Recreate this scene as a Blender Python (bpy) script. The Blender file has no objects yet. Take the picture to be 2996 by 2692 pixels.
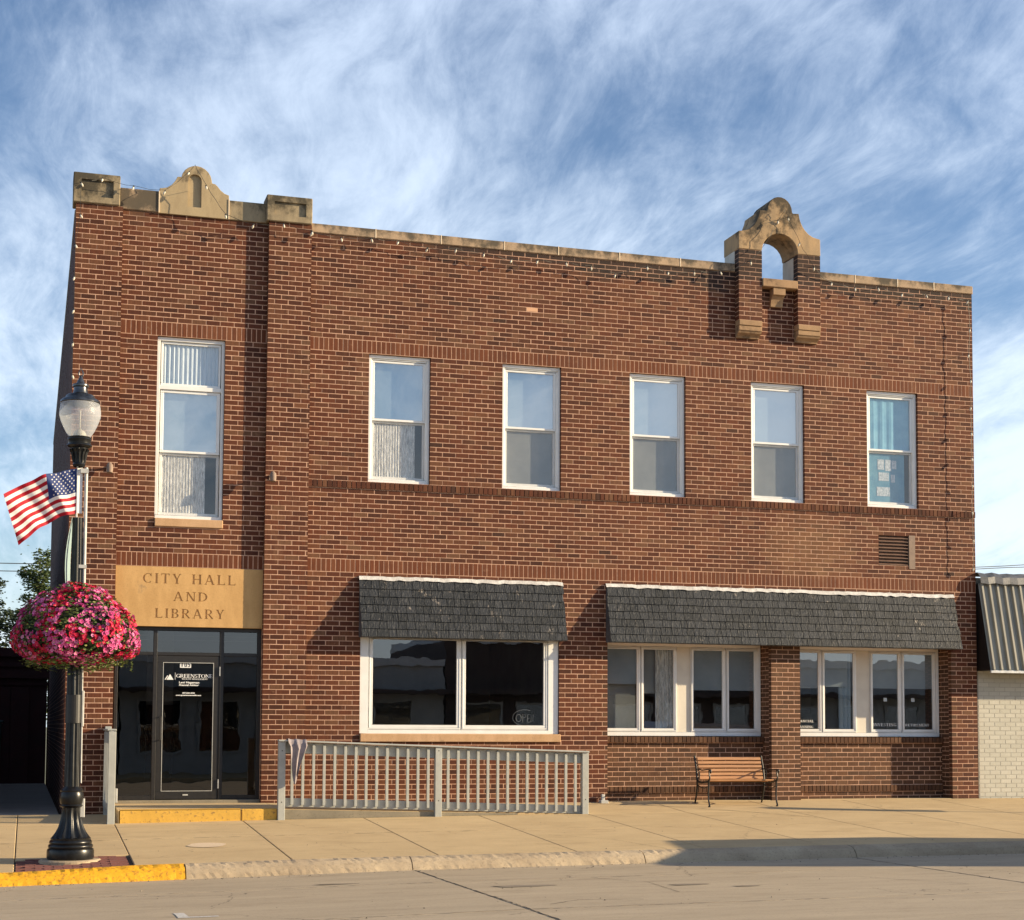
import bpy, bmesh, math, random
from mathutils import Vector, Matrix
R = math.radians
rnd = random.Random(7)
scene = bpy.context.scene
COL = scene.collection

# ------------------------------------------------------------------ camera
cam = bpy.data.cameras.new('camera'); camo = bpy.data.objects.new('camera', cam); COL.objects.link(camo)
fw = Vector((0.28833989, 0.95537704, 0.0641469)); rt = Vector((0.95724995, -0.28922325, 0.00473773)); up = Vector((-0.0230791, -0.06003854, 0.99792922))
M = Matrix((rt, up, -fw)).transposed().to_4x4(); M.translation = Vector((0.17186, -24.78719, 1.21758))
camo.matrix_world = M
cam.sensor_fit = 'HORIZONTAL'; cam.sensor_width = 36; cam.lens = 4686.878 / 2996 * 36
cam.shift_x = 0; cam.shift_y = (1826.214 - 1346) / 2996
cam.clip_start = .1; cam.clip_end = 3000
scene.camera = camo

# ------------------------------------------------------------------ sky and sun
SUN = Vector((.914, -.295, .272)).normalized()
ELEV = math.asin(SUN.z); AZ = math.atan2(SUN.x, SUN.y)
world = bpy.data.worlds.new('World'); scene.world = world; world.use_nodes = True
nt = world.node_tree; nt.nodes.clear()
def N(tree, t, **kw):
    n = tree.nodes.new(t)
    for k, v in kw.items():
        if k == 'inp':
            for i, val in v.items(): n.inputs[i].default_value = val
        else: setattr(n, k, v)
    return n
def mth(tree, op, a, b=None, c=None, clamp=False):
    n = tree.nodes.new('ShaderNodeMath'); n.operation = op; n.use_clamp = clamp
    for i, x in enumerate((a, b, c)):
        if x is None: continue
        if isinstance(x, (int, float)): n.inputs[i].default_value = x
        else: tree.links.new(x, n.inputs[i])
    return n.outputs[0]
def mapr(tree, x, a, b, c, d, smooth=True):
    n = tree.nodes.new('ShaderNodeMapRange'); n.interpolation_type = 'SMOOTHSTEP' if smooth else 'LINEAR'
    tree.links.new(x, n.inputs[0])
    for i, v in zip((1, 2, 3, 4), (a, b, c, d)): n.inputs[i].default_value = v
    return n.outputs[0]
def mix(tree, f, a, b, bt='MIX'):
    n = tree.nodes.new('ShaderNodeMix'); n.data_type = 'RGBA'; n.blend_type = bt
    if isinstance(f, (int, float)): n.inputs[0].default_value = f
    else: tree.links.new(f, n.inputs[0])
    for i, x in ((6, a), (7, b)):
        if isinstance(x, tuple): n.inputs[i].default_value = (*x[:3], 1)
        else: tree.links.new(x, n.inputs[i])
    return n.outputs[2]
def noise(tree, vec, scale, detail=5, rough=.55, dist=0, out=0):
    n = tree.nodes.new('ShaderNodeTexNoise'); n.inputs['Scale'].default_value = scale; n.inputs['Detail'].default_value = detail
    n.inputs['Roughness'].default_value = rough; n.inputs['Distortion'].default_value = dist
    if vec is not None: tree.links.new(vec, n.inputs['Vector'])
    return n.outputs[out]
def mapping(tree, vec, scale=(1, 1, 1), rot=(0, 0, 0), loc=(0, 0, 0)):
    n = tree.nodes.new('ShaderNodeMapping'); tree.links.new(vec, n.inputs[0])
    n.inputs['Scale'].default_value = scale; n.inputs['Rotation'].default_value = rot; n.inputs['Location'].default_value = loc
    return n.outputs[0]
sky = N(nt, 'ShaderNodeTexSky', sky_type='NISHITA', sun_disc=False, sun_elevation=ELEV, sun_rotation=AZ, altitude=300, air_density=1.0, dust_density=.4, ozone_density=2.5)
tc = N(nt, 'ShaderNodeTexCoord'); sx = N(nt, 'ShaderNodeSeparateXYZ'); nt.links.new(tc.outputs['Generated'], sx.inputs[0])
zz = mth(nt, 'ADD', mth(nt, 'MAXIMUM', sx.outputs[2], 0.0), .30)
cx = N(nt, 'ShaderNodeCombineXYZ'); nt.links.new(mth(nt, 'DIVIDE', sx.outputs[0], zz), cx.inputs[0]); nt.links.new(mth(nt, 'DIVIDE', sx.outputs[1], zz), cx.inputs[1])
pv = cx.outputs[0]
wv = N(nt, 'ShaderNodeVectorMath', operation='MULTIPLY_ADD'); nt.links.new(noise(nt, pv, 1.3, 3, .5, 0, 1), wv.inputs[0]); wv.inputs[1].default_value = (.26, .26, 0); nt.links.new(pv, wv.inputs[2])
pw = wv.outputs[0]
big = noise(nt, mapping(nt, pv, (1, .8, 1), (0, 0, R(25)), (3.1, 1.7, 0)), 1.9, 4, .55, .3)
wis = noise(nt, mapping(nt, pw, (1.8, 1.0, 1), (0, 0, R(-48)), (.4, .2, 0)), 3.4, 10, .64, .35)
fin = noise(nt, mapping(nt, pw, (2.8, 1.0, 1), (0, 0, R(-60)), (.9, 0, 0)), 9, 8, .66, .4)
den = mth(nt, 'ADD', mth(nt, 'MULTIPLY', big, .80), mth(nt, 'ADD', mth(nt, 'MULTIPLY', wis, .80), mth(nt, 'MULTIPLY', fin, .36)))
side = mapr(nt, sx.outputs[0], .0, .70, 0, .12, False)
den = mth(nt, 'ADD', den, side)
low = mapr(nt, sx.outputs[2], .0, .26, .30, 0, False)
den = mth(nt, 'ADD', den, low)
cov = mapr(nt, den, .82, 1.34, 0, 1)
skyc = mix(nt, 1.0, sky.outputs[0], (1.22, 1.20, 1.26), 'MULTIPLY')
cloudc = mix(nt, mapr(nt, sx.outputs[2], .05, .5, 1, 0, False), (5.6, 6.7, 8.6), (7.9, 9.0, 9.9))
fac = mth(nt, 'MULTIPLY', cov, mapr(nt, sx.outputs[2], .02, .5, .90, .82, False))
skyo = mix(nt, fac, skyc, cloudc)
bg = N(nt, 'ShaderNodeBackground'); bg.inputs[1].default_value = .066; nt.links.new(skyo, bg.inputs[0])
wo = N(nt, 'ShaderNodeOutputWorld'); nt.links.new(bg.outputs[0], wo.inputs[0])

sl = bpy.data.lights.new('sun', 'SUN'); sl.energy = 5.0; sl.angle = R(.5); sl.color = (1, .80, .52)
so = bpy.data.objects.new('sun', sl); COL.objects.link(so); so.rotation_euler = SUN.to_track_quat('Z', 'Y').to_euler()
scene.view_settings.view_transform = 'Standard'; scene.view_settings.look = 'None'; scene.view_settings.gamma = 1
scene.view_settings.exposure = 1.02

# ------------------------------------------------------------------ materials
MATS = {}
def base_mat(name):
    m = bpy.data.materials.new(name); m.use_nodes = True; t = m.node_tree; t.nodes.clear()
    o = t.nodes.new('ShaderNodeOutputMaterial'); p = t.nodes.new('ShaderNodeBsdfPrincipled'); t.links.new(p.outputs[0], o.inputs[0])
    MATS[name] = m
    return m, t, p, o
def pos(t): return t.nodes.new('ShaderNodeNewGeometry').outputs['Position']
def objc(t): return t.nodes.new('ShaderNodeTexCoord').outputs['Object']
def bump(t, p, h, strength=.3, dist=.01):
    b = t.nodes.new('ShaderNodeBump'); b.inputs['Strength'].default_value = strength; b.inputs['Distance'].default_value = dist
    t.links.new(h, b.inputs['Height']); t.links.new(b.outputs[0], p.inputs['Normal'])
def simple(name, a, b=None, scale=8, rough=.7, bmp=0, metal=0, spec=.5, stretch=(1, 1, 1), bdist=.005, c=None, cth=(.6, .7), cscale=3, coords='pos', hi=None):
    m, t, p, o = base_mat(name)
    v = pos(t) if coords == 'pos' else objc(t)
    v = mapping(t, v, stretch)
    b = b or a
    n = noise(t, v, scale, 6, .6)
    colr = mix(t, mapr(t, n, .3, .7, 0, 1), a, b)
    if c:
        n2 = noise(t, v, cscale, 8, .65)
        colr = mix(t, mapr(t, n2, cth[0], cth[1], 0, 1), colr, c)
    t.links.new(colr, p.inputs['Base Color']); p.inputs['Roughness'].default_value = rough; p.inputs['Metallic'].default_value = metal
    p.inputs['Specular IOR Level'].default_value = spec
    if bmp: bump(t, p, noise(t, v, scale * 4, 5, .7), bmp, bdist)
    return m
def island(t):
    g = t.nodes.new('ShaderNodeNewGeometry').outputs['Random Per Island']; oi = t.nodes.new('ShaderNodeObjectInfo').outputs['Random']
    return mth(t, 'FRACT', mth(t, 'ADD', g, oi))
def ramp(t, x, stops, interp='LINEAR'):
    n = t.nodes.new('ShaderNodeValToRGB'); t.links.new(x, n.inputs[0]); n.color_ramp.interpolation = interp
    e = n.color_ramp.elements
    e[0].position, e[0].color = stops[0][0], (*stops[0][1], 1); e[1].position, e[1].color = stops[-1][0], (*stops[-1][1], 1)
    for s in stops[1:-1]:
        q = e.new(s[0]); q.color = (*s[1], 1)
    return n.outputs[0]
def brick_mat(name, stops, soot=True):
    m, t, p, o = base_mat(name)
    P = pos(t); isl = island(t)
    c = ramp(t, isl, stops)
    st = noise(t, mapping(t, P, (46, 46, 5)), 1.0, 4, .6)
    c = mix(t, mapr(t, st, .32, .72, 0, .62), c, mix(t, 1, c, (.52, .47, .44), 'MULTIPLY'))
    sp = noise(t, mapping(t, P, (7, 7, 9)), 1.0, 6, .7)
    c = mix(t, mapr(t, sp, .58, .74, 0, .38), c, (.30, .17, .10))
    lg = noise(t, mapping(t, P, (1, 1, .6)), .55, 5, .65)
    c = mix(t, mapr(t, lg, .42, .66, 0, .55), c, mix(t, 1, c, (.66, .66, .68), 'MULTIPLY'))
    c = mix(t, mapr(t, noise(t, mapping(t, P, (1, 1, .5)), 1.1, 6, .7), .56, .72, 0, .30), c, (.26, .15, .085))
    vs = t.nodes.new('ShaderNodeVectorMath'); vs.operation = 'DISTANCE'; t.links.new(mapping(t, P, (1, 1, 1.6)), vs.inputs[0]); vs.inputs[1].default_value = (13.0, 0, 6.9)
    c = mix(t, mapr(t, mth(t, 'ADD', vs.outputs['Value'], noise(t, P, 3, 4, .7)), .9, 1.6, .28, 0), c, (.27, .15, .07))
    sxy = t.nodes.new('ShaderNodeSeparateXYZ'); t.links.new(P, sxy.inputs[0])
    if soot:
        n = noise(t, mapping(t, P, (1.1, 1, 2.2)), 1.0, 6, .65)
        hh = mapr(t, sxy.outputs[2], 8.45, 9.05, 0, .55, False)
        xx = mapr(t, sxy.outputs[0], 4.2, 9.0, .3, 1.0, False)
        k = mapr(t, mth(t, 'ADD', mth(t, 'MULTIPLY', hh, xx), n), .66, .9, 0, .78)
        c = mix(t, k, c, (.020, .017, .015))
    t.links.new(c, p.inputs['Base Color']); p.inputs['Roughness'].default_value = .82; p.inputs['Specular IOR Level'].default_value = .3
    bump(t, p, st, .55, .0025)
    return m
brick_mat('brick', [(0, (.066, .020, .010)), (.2, (.096, .027, .012)), (.5, (.130, .038, .016)), (.7, (.106, .037, .018)), (.84, (.155, .056, .025)), (.93, (.150, .070, .036)), (.98, (.172, .066, .030)), (1, (.050, .019, .012))])
brick_mat('brown_brick', [(0, (.070, .032, .017)), (.25, (.105, .048, .024)), (.5, (.135, .062, .030)), (.75, (.085, .043, .024)), (1, (.155, .078, .040))], False)
brick_mat('band_brick', [(0, (.13, .038, .015)), (.4, (.165, .048, .018)), (.75, (.14, .045, .020)), (1, (.19, .066, .028))], False)
brick_mat('side_brick', [(0, (.085, .036, .028)), (.5, (.115, .046, .034)), (1, (.08, .04, .032))], False)
def mortar(name, a, b):
    m, t, p, o = base_mat(name); P = pos(t)
    c = mix(t, mapr(t, noise(t, P, 14, 5, .6), .3, .7, 0, 1), a, b)
    sxy = t.nodes.new('ShaderNodeSeparateXYZ'); t.links.new(P, sxy.inputs[0])
    n = noise(t, mapping(t, P, (1.1, 1, 2.2)), 1.0, 6, .65)
    k = mapr(t, mth(t, 'ADD', mapr(t, sxy.outputs[2], 8.35, 9.1, 0, .40, False), n), .72, .95, 0, .5)
    c = mix(t, k, c, (.10, .08, .065))
    t.links.new(c, p.inputs['Base Color']); p.inputs['Roughness'].default_value = .95; p.inputs['Specular IOR Level'].default_value = .1
mortar('mortar', (.60, .37, .255), (.45, .27, .185))
def stone_mat(name, a, b, dirt, amount=.5, topz=None):
    m, t, p, o = base_mat(name); P = pos(t)
    c = mix(t, mapr(t, noise(t, mapping(t, P, (1, 1, .35)), 5, 6, .6), .3, .7, 0, 1), a, b)
    c = mix(t, mapr(t, noise(t, P, 60, 3, .6), .45, .75, 0, .35), c, mix(t, 1, c, (.6, .6, .6), 'MULTIPLY'))
    n = noise(t, mapping(t, P, (1.6, 1.6, 1.3)), 2.0, 8, .68)
    if topz:
        sxy = t.nodes.new('ShaderNodeSeparateXYZ'); t.links.new(P, sxy.inputs[0])
        n = mth(t, 'ADD', n, mapr(t, sxy.outputs[2], topz[0], topz[1], -.10, .14, False))
    c = mix(t, mapr(t, n, .60 - .20 * amount, .74 - .12 * amount, 0, .9), c, dirt)
    t.links.new(c, p.inputs['Base Color']); p.inputs['Roughness'].default_value = .9; p.inputs['Specular IOR Level'].default_value = .2
    bump(t, p, noise(t, P, 45, 5, .7), .35, .004)
stone_mat('capstone', (.36, .29, .185), (.25, .20, .13), (.050, .045, .034), .95, (9.1, 9.6))
stone_mat('coping_stone', (.46, .33, .215), (.35, .255, .17), (.075, .065, .050), .95, (9.0, 9.25))
stone_mat('gable_stone', (.42, .33, .20), (.33, .255, .155), (.10, .08, .055), .45, (9.1, 10.3))
stone_mat('arch_stone', (.46, .31, .17), (.32, .23, .14), (.045, .040, .032), .75, (9.3, 10.4))
stone_mat('sill_stone', (.56, .36, .21), (.46, .29, .16), (.2, .13, .08), 0)
stone_mat('corbel_stone', (.40, .255, .145), (.31, .20, .115), (.13, .09, .06), .4)
stone_mat('name_stone', (.58, .36, .155), (.48, .29, .12), (.25, .18, .11), 0)
simple('cement_panel', (.62, .58, .50), (.52, .48, .42), 6, .9, .2)
simple('white_paint', (.80, .80, .78), (.74, .74, .72), 5, .42, .03)
simple('cream_panel', (.66, .61, .52), (.60, .55, .47), 4, .6, .05)
simple('grey_paint', (.40, .41, .38), (.34, .35, .33), 9, .6, .12, c=(.24, .23, .20), cth=(.64, .74), cscale=9)
simple('black_metal', (.016, .016, .017), (.022, .022, .022), 20, .38, .02, spec=.5)
simple('dark_bronze', (.012, .011, .011), (.02, .018, .017), 20, .45)
simple('iron', (.006, .006, .006), (.012, .011, .011), 20, .42, .1)
simple('interior', (.24, .23, .21), (.18, .17, .16), 2, .9)
simple('interior_dark', (.03, .03, .03), (.02, .02, .02), 2, .9)
simple('blind', (.36, .44, .49), (.30, .38, .43), 1.5, .9)
simple('mid_shade', (.30, .34, .36), (.24, .28, .30), 2, .9)
simple('gray_shade', (.26, .27, .26), (.21, .22, .22), 3, .9)
simple('bulb', (.62, .58, .48), (.55, .5, .4), 20, .4)
simple('wire', (.03, .03, .025), None, 5, .6)
simple('galvanized', (.72, .72, .70), (.5, .5, .5), 12, .35, .3, metal=.3)
simple('white_flashing', (.68, .66, .62), (.46, .44, .41), 9, .5, .6, stretch=(1, 1, .2), bdist=.012)
simple('tarp', (.05, .055, .06), (.12, .12, .13), 6, .5, .5)
simple('decal', (.80, .80, .78), None, 5, .6)
simple('decal_black', (.01, .01, .01), None, 5, .6)
simple('neon_tube', (.34, .34, .33), None, 5, .3)
simple('cloth', (.30, .26, .27), (.22, .19, .20), 10, .9, .2)
simple('red_garage', (.045, .006, .006), (.03, .005, .005), 3, .7)
simple('green_plastic', (.012, .05, .035), (.01, .04, .03), 3, .5)
simple('pale_joint', (.80, .66, .48), (.66, .52, .36), 9, .9)
simple('patch_stone', (.62, .36, .21), None, 5, .9)
simple('vent_metal', (.17, .095, .065), (.12, .065, .045), 12, .6)
simple('vent_frame', (.24, .17, .125), (.19, .13, .10), 12, .7)
simple('bark', (.09, .065, .045), (.06, .045, .03), 9, .9, .4)
simple('shop_wall', (.50, .50, .48), (.42, .42, .41), 2, .85)
simple('shop_dark', (.10, .07, .06), (.07, .05, .045), 2, .85)
simple('shop_white', (.65, .65, .64), None, 2, .8)
simple('van_paint', (.5, .5, .52), None, 2, .25)
simple('rubber', (.02, .02, .02), None, 2, .8)
simple('lamp_metal', (.005, .0055, .006), (.012, .013, .014), 14, .30, .15, metal=.0, spec=.32, bdist=.003)
simple('cap_metal', (.12, .125, .13), (.05, .052, .055), 10, .28, .1, metal=.85)
simple('light_grey', (.5, .5, .48), (.4, .4, .38), 9, .5, .2)
simple('poster_blue', (.10, .30, .44), (.17, .40, .52), 5, .8)
simple('paper', (.85, .88, .9), (.35, .45, .5), 26, .9, cscale=9)

def conc(name, a, b, cr, spk=(.30, .25, .20), rough=.9, streak=(1, 1, 1), crs=1.0):
    m, t, p, o = base_mat(name); P = pos(t); isl = island(t)
    c = mix(t, mapr(t, noise(t, mapping(t, P, streak), 1.3, 6, .6), .3, .7, 0, 1), a, b)
    c = mix(t, mth(t, 'MULTIPLY', isl, .22), c, mix(t, 1, c, (.72, .70, .68), 'MULTIPLY'))
    c = mix(t, mapr(t, noise(t, P, 38, 4, .75), .52, .70, 0, .5), c, spk)
    c = mix(t, mapr(t, noise(t, mapping(t, P, (.25, 1.4, 1)), 3.2, 9, .75), .50, .70, 0, .4), c, mix(t, 1, c, (.68, .66, .62), 'MULTIPLY'))
    st = noise(t, mapping(t, P, (.5, 1.6, 1)), 2.6, 8, .7)
    c = mix(t, mapr(t, st, .52, .76, 0, .55), c, mix(t, 1, c, (.58, .55, .52), 'MULTIPLY'))
    c = mix(t, mapr(t, noise(t, mapping(t, P, (.9, 3.5, 1)), 5.5, 6, .75), .58, .72, 0, .35), c, mix(t, 1, c, (1.25, 1.22, 1.15), 'MULTIPLY'))
    v = t.nodes.new('ShaderNodeTexVoronoi'); v.feature = 'DISTANCE_TO_EDGE'; v.inputs['Scale'].default_value = .35 * crs
    wv = t.nodes.new('ShaderNodeVectorMath'); wv.operation = 'ADD'
    t.links.new(P, wv.inputs[0])
    nz = noise(t, P, 2.2, 4, .6, 0, 1); sc = t.nodes.new('ShaderNodeVectorMath'); sc.operation = 'SCALE'; sc.inputs['Scale'].default_value = .5
    t.links.new(nz, sc.inputs[0]); t.links.new(sc.outputs[0], wv.inputs[1]); t.links.new(wv.outputs[0], v.inputs['Vector'])
    hair = mapr(t, v.outputs[0], .0, .004, cr, 0)
    gate = mapr(t, noise(t, P, .5, 2, .5), .50, .58, 0, 1)
    c = mix(t, mth(t, 'MULTIPLY', hair, gate), c, (.06, .05, .04))
    t.links.new(c, p.inputs['Base Color']); p.inputs['Roughness'].default_value = rough; p.inputs['Specular IOR Level'].default_value = .25
    bump(t, p, noise(t, P, 70, 4, .7), .30, .004)
conc('sidewalk_concrete', (.56, .42, .235), (.50, .37, .205), .35)
conc('road_concrete', (.44, .36, .255), (.38, .31, .22), .75, (.2, .17, .14), .75, (.35, 2.2, 1))
conc('kerb_concrete', (.50, .40, .27), (.36, .28, .19), .0, (.12, .09, .06), .9)
conc('pale_concrete', (.66, .52, .36), (.58, .45, .30), .0)
conc('road_stain', (.25, .21, .16), (.20, .165, .125), .0)
conc('old_concrete', (.30, .26, .19), (.20, .18, .14), .0, (.10, .09, .06))
conc('alley_concrete', (.30, .27, .24), (.25, .22, .20), .3)
def yellow(name, a, under, amt, sc):
    m, t, p, o = base_mat(name); P = pos(t)
    c = mix(t, mapr(t, noise(t, P, 3, 5, .6), .3, .7, 0, 1), a, tuple(x * .86 for x in a))
    n = noise(t, P, sc, 7, .75); c = mix(t, mapr(t, n, amt, amt + .07, 0, .9), c, under)
    t.links.new(c, p.inputs['Base Color']); p.inputs['Roughness'].default_value = .7
    bump(t, p, n, .6, .008)
yellow('yellow_kerb', (.80, .40, .008), (.40, .18, .02), .53, 24)
yellow('yellow_step', (.66, .39, .06), (.26, .15, .05), .55, 22)
simple('paver', (.22, .085, .07), (.17, .07, .06), 9, .85, .3)
simple('road_paint', (.62, .60, .56), (.40, .37, .33), 30, .8)
simple('tar', (.03, .028, .025), None, 5, .8)
simple('earth', (.16, .15, .09), (.10, .11, .05), .4, .95)
# wood slats, shingles
def wood(name, a, b):
    m, t, p, o = base_mat(name); v = objc(t); isl = island(t)
    n = noise(t, mapping(t, v, (2.2, 26, 26)), 1.6, 6, .6, .5)
    c = mix(t, mapr(t, n, .35, .68, 0, 1), a, b); c = mix(t, mth(t, 'MULTIPLY', isl, .35), c, (.24, .13, .07))
    t.links.new(c, p.inputs['Base Color']); p.inputs['Roughness'].default_value = .5
    bump(t, p, n, .2, .003)
wood('slat_wood', (.52, .255, .10), (.34, .155, .06))
def shingle_mat():
    m, t, p, o = base_mat('shingle'); P = pos(t); isl = island(t)
    st = noise(t, mapping(t, P, (34, 34, 3.5)), 1.2, 5, .65)
    c = mix(t, isl, (.010, .013, .017), (.026, .030, .037))
    c = mix(t, mapr(t, st, .52, .76, 0, .75), c, (.11, .112, .115))
    pe = noise(t, mapping(t, P, (2.4, 2.4, 2.0)), 1.6, 8, .72); pk = noise(t, mapping(t, P, (30, 30, 9)), 1, 5, .7)
    k = mth(t, 'MULTIPLY', mapr(t, pe, .585, .66, 0, 1), mapr(t, pk, .50, .60, 0, 1))
    c = mix(t, mth(t, 'MULTIPLY', k, .8), c, (.36, .31, .26))
    t.links.new(c, p.inputs['Base Color']); p.inputs['Roughness'].default_value = .6; p.inputs['Specular IOR Level'].default_value = .3
    bump(t, p, st, 1.0, .012)
shingle_mat()
def rib_mat():
    m, t, p, o = base_mat('rib_metal'); P = pos(t)
    c = mix(t, mapr(t, noise(t, mapping(t, P, (4, 4, .7)), 2, 5, .6), .3, .7, 0, 1), (.27, .255, .205), (.21, .20, .165))
    t.links.new(c, p.inputs['Base Color']); p.inputs['Roughness'].default_value = .45; p.inputs['Metallic'].default_value = .2
rib_mat()
def painted_mat():
    m, t, p, o = base_mat('painted_brick'); P = pos(t); isl = island(t)
    c = mix(t, isl, (.43, .42, .36), (.49, .475, .41)); c = mix(t, mapr(t, noise(t, P, 3, 5, .6), .45, .7, 0, .4), c, (.37, .355, .30))
    t.links.new(c, p.inputs['Base Color']); p.inputs['Roughness'].default_value = .75
    bump(t, p, noise(t, P, 60, 4, .6), .3, .003)
painted_mat()
simple('painted_mortar', (.40, .385, .33), (.34, .325, .28), 9, .85)
def leafy(name, a, b, c3, trans=.0):
    m, t, p, o = base_mat(name); isl = island(t)
    c = ramp(t, isl, [(0, a), (.6, b), (1, c3)]); t.links.new(c, p.inputs['Base Color']); p.inputs['Roughness'].default_value = .6
    p.inputs['Specular IOR Level'].default_value = .3
    if trans:
        tr = t.nodes.new('ShaderNodeBsdfTranslucent'); t.links.new(c, tr.inputs[0]); ms = t.nodes.new('ShaderNodeMixShader'); ms.inputs[0].default_value = trans
        t.links.new(p.outputs[0], ms.inputs[1]); t.links.new(tr.outputs[0], ms.inputs[2]); t.links.new(ms.outputs[0], o.inputs[0])
leafy('tree_leaf', (.045, .075, .025), (.085, .125, .038), (.16, .18, .07), .3)
leafy('dark_leaf', (.018, .034, .018), (.035, .055, .024), (.06, .08, .035), .2)
leafy('basket_leaf', (.05, .085, .02), (.09, .13, .03), (.20, .22, .07), .25)
leafy('red_petal', (.36, .004, .035), (.55, .008, .05), (.70, .03, .11), .25)
leafy('pink_petal', (.52, .05, .22), (.68, .13, .36), (.80, .32, .52), .25)
leafy('flower_throat', (.25, .01, .05), (.35, .03, .08), (.7, .5, .2))
def glass(name, tint=(.8, .84, .84), refl=1.0, rough=0.0, base=.0):
    m = bpy.data.materials.new(name); m.use_nodes = True; t = m.node_tree; t.nodes.clear(); MATS[name] = m
    o = t.nodes.new('ShaderNodeOutputMaterial'); tr = t.nodes.new('ShaderNodeBsdfTransparent'); tr.inputs[0].default_value = (*tint, 1)
    g = t.nodes.new('ShaderNodeBsdfGlossy'); g.inputs['Roughness'].default_value = rough; g.inputs[0].default_value = (1, 1, 1, 1)
    gg = t.nodes.new('ShaderNodeNewGeometry'); dt = t.nodes.new('ShaderNodeVectorMath'); dt.operation = 'DOT_PRODUCT'; t.links.new(gg.outputs['Incoming'], dt.inputs[0]); t.links.new(gg.outputs['Normal'], dt.inputs[1])
    f_ = mth(t, 'ADD', mth(t, 'MULTIPLY', mth(t, 'POWER', mth(t, 'SUBTRACT', 1, mth(t, 'ABSOLUTE', dt.outputs['Value'])), 5), .92), .045)
    k = mth(t, 'ADD', mth(t, 'MULTIPLY', f_, 1.8 * refl), base, clamp=True)
    bp = t.nodes.new('ShaderNodeBump'); bp.inputs['Strength'].default_value = .035; bp.inputs['Distance'].default_value = .02
    t.links.new(noise(t, pos(t), 2.2, 2, .5), bp.inputs['Height']); t.links.new(bp.outputs[0], g.inputs['Normal'])
    ms = t.nodes.new('ShaderNodeMixShader'); t.links.new(k, ms.inputs[0]); t.links.new(tr.outputs[0], ms.inputs[1]); t.links.new(g.outputs[0], ms.inputs[2]); t.links.new(ms.outputs[0], o.inputs[0])
glass('window_glass', (.9, .94, .96), base=.30)
glass('lower_glass', (.95, .96, .97), .5, base=.09)
glass('bay_glass', (.85, .88, .9), 1.2, base=.07)
glass('tinted_glass', (.28, .27, .26), 1.0, base=.01)
glass('dark_glass', (.62, .64, .66), 1.2, base=.045)
def screen():
    m = bpy.data.materials.new('insect_screen'); m.use_nodes = True; t = m.node_tree; t.nodes.clear(); MATS['insect_screen'] = m
    o = t.nodes.new('ShaderNodeOutputMaterial'); tr = t.nodes.new('ShaderNodeBsdfTransparent'); d = t.nodes.new('ShaderNodeBsdfDiffuse'); d.inputs[0].default_value = (.10, .10, .10, 1)
    ms = t.nodes.new('ShaderNodeMixShader'); ms.inputs[0].default_value = .14
    t.links.new(tr.outputs[0], ms.inputs[1]); t.links.new(d.outputs[0], ms.inputs[2]); t.links.new(ms.outputs[0], o.inputs[0])
screen()
def curtain(name, a, b, tr_=.3):
    m, t, p, o = base_mat(name); P = pos(t)
    n = noise(t, mapping(t, P, (60, 60, 7)), 1, 6, .8)
    t.links.new(mix(t, mapr(t, n, .35, .65, 0, 1), a, b), p.inputs['Base Color']); p.inputs['Roughness'].default_value = .9
    bump(t, p, n, .6, .01)
curtain('lace_curtain', (.30, .29, .27), (.98, .96, .90)); curtain('blue_curtain', (.50, .58, .64), (.62, .69, .74))
def globe_mat():
    m, t, p, o = base_mat('globe_glass')
    p.inputs['Base Color'].default_value = (.74, .78, .84, 1); p.inputs['Roughness'].default_value = .16; p.inputs['IOR'].default_value = 1.45
    tr = t.nodes.new('ShaderNodeBsdfTransparent'); tr.inputs[0].default_value = (.95, .95, .93, 1)
    tl = t.nodes.new('ShaderNodeBsdfTranslucent'); tl.inputs[0].default_value = (.72, .80, .90, 1)
    m1 = t.nodes.new('ShaderNodeMixShader'); m1.inputs[0].default_value = .76; t.links.new(tl.outputs[0], m1.inputs[1]); t.links.new(tr.outputs[0], m1.inputs[2])
    m2 = t.nodes.new('ShaderNodeMixShader'); m2.inputs[0].default_value = .24; t.links.new(m1.outputs[0], m2.inputs[1]); t.links.new(p.outputs[0], m2.inputs[2]); t.links.new(m2.outputs[0], o.inputs[0])
    bump(t, p, noise(t, objc(t), 55, 3, .6), .7, .006)
globe_mat()
def cloth_mat(name, c1):
    m, t, p, o = base_mat(name); p.inputs['Base Color'].default_value = (*c1, 1); p.inputs['Roughness'].default_value = .6; p.inputs['Specular IOR Level'].default_value = .3
    tl = t.nodes.new('ShaderNodeBsdfTranslucent'); tl.inputs[0].default_value = (*c1, 1)
    ms = t.nodes.new('ShaderNodeMixShader'); ms.inputs[0].default_value = .35; t.links.new(p.outputs[0], ms.inputs[1]); t.links.new(tl.outputs[0], ms.inputs[2]); t.links.new(ms.outputs[0], o.inputs[0])
    bump(t, p, noise(t, mapping(t, pos(t), (3, 3, 1)), 12, 4, .6), .5, .01)
cloth_mat('flag_red', (.42, .008, .022)); cloth_mat('flag_white', (.86, .84, .80)); cloth_mat('flag_blue', (.022, .045, .17)); cloth_mat('banner_cloth', (.35, .48, .48))

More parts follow.
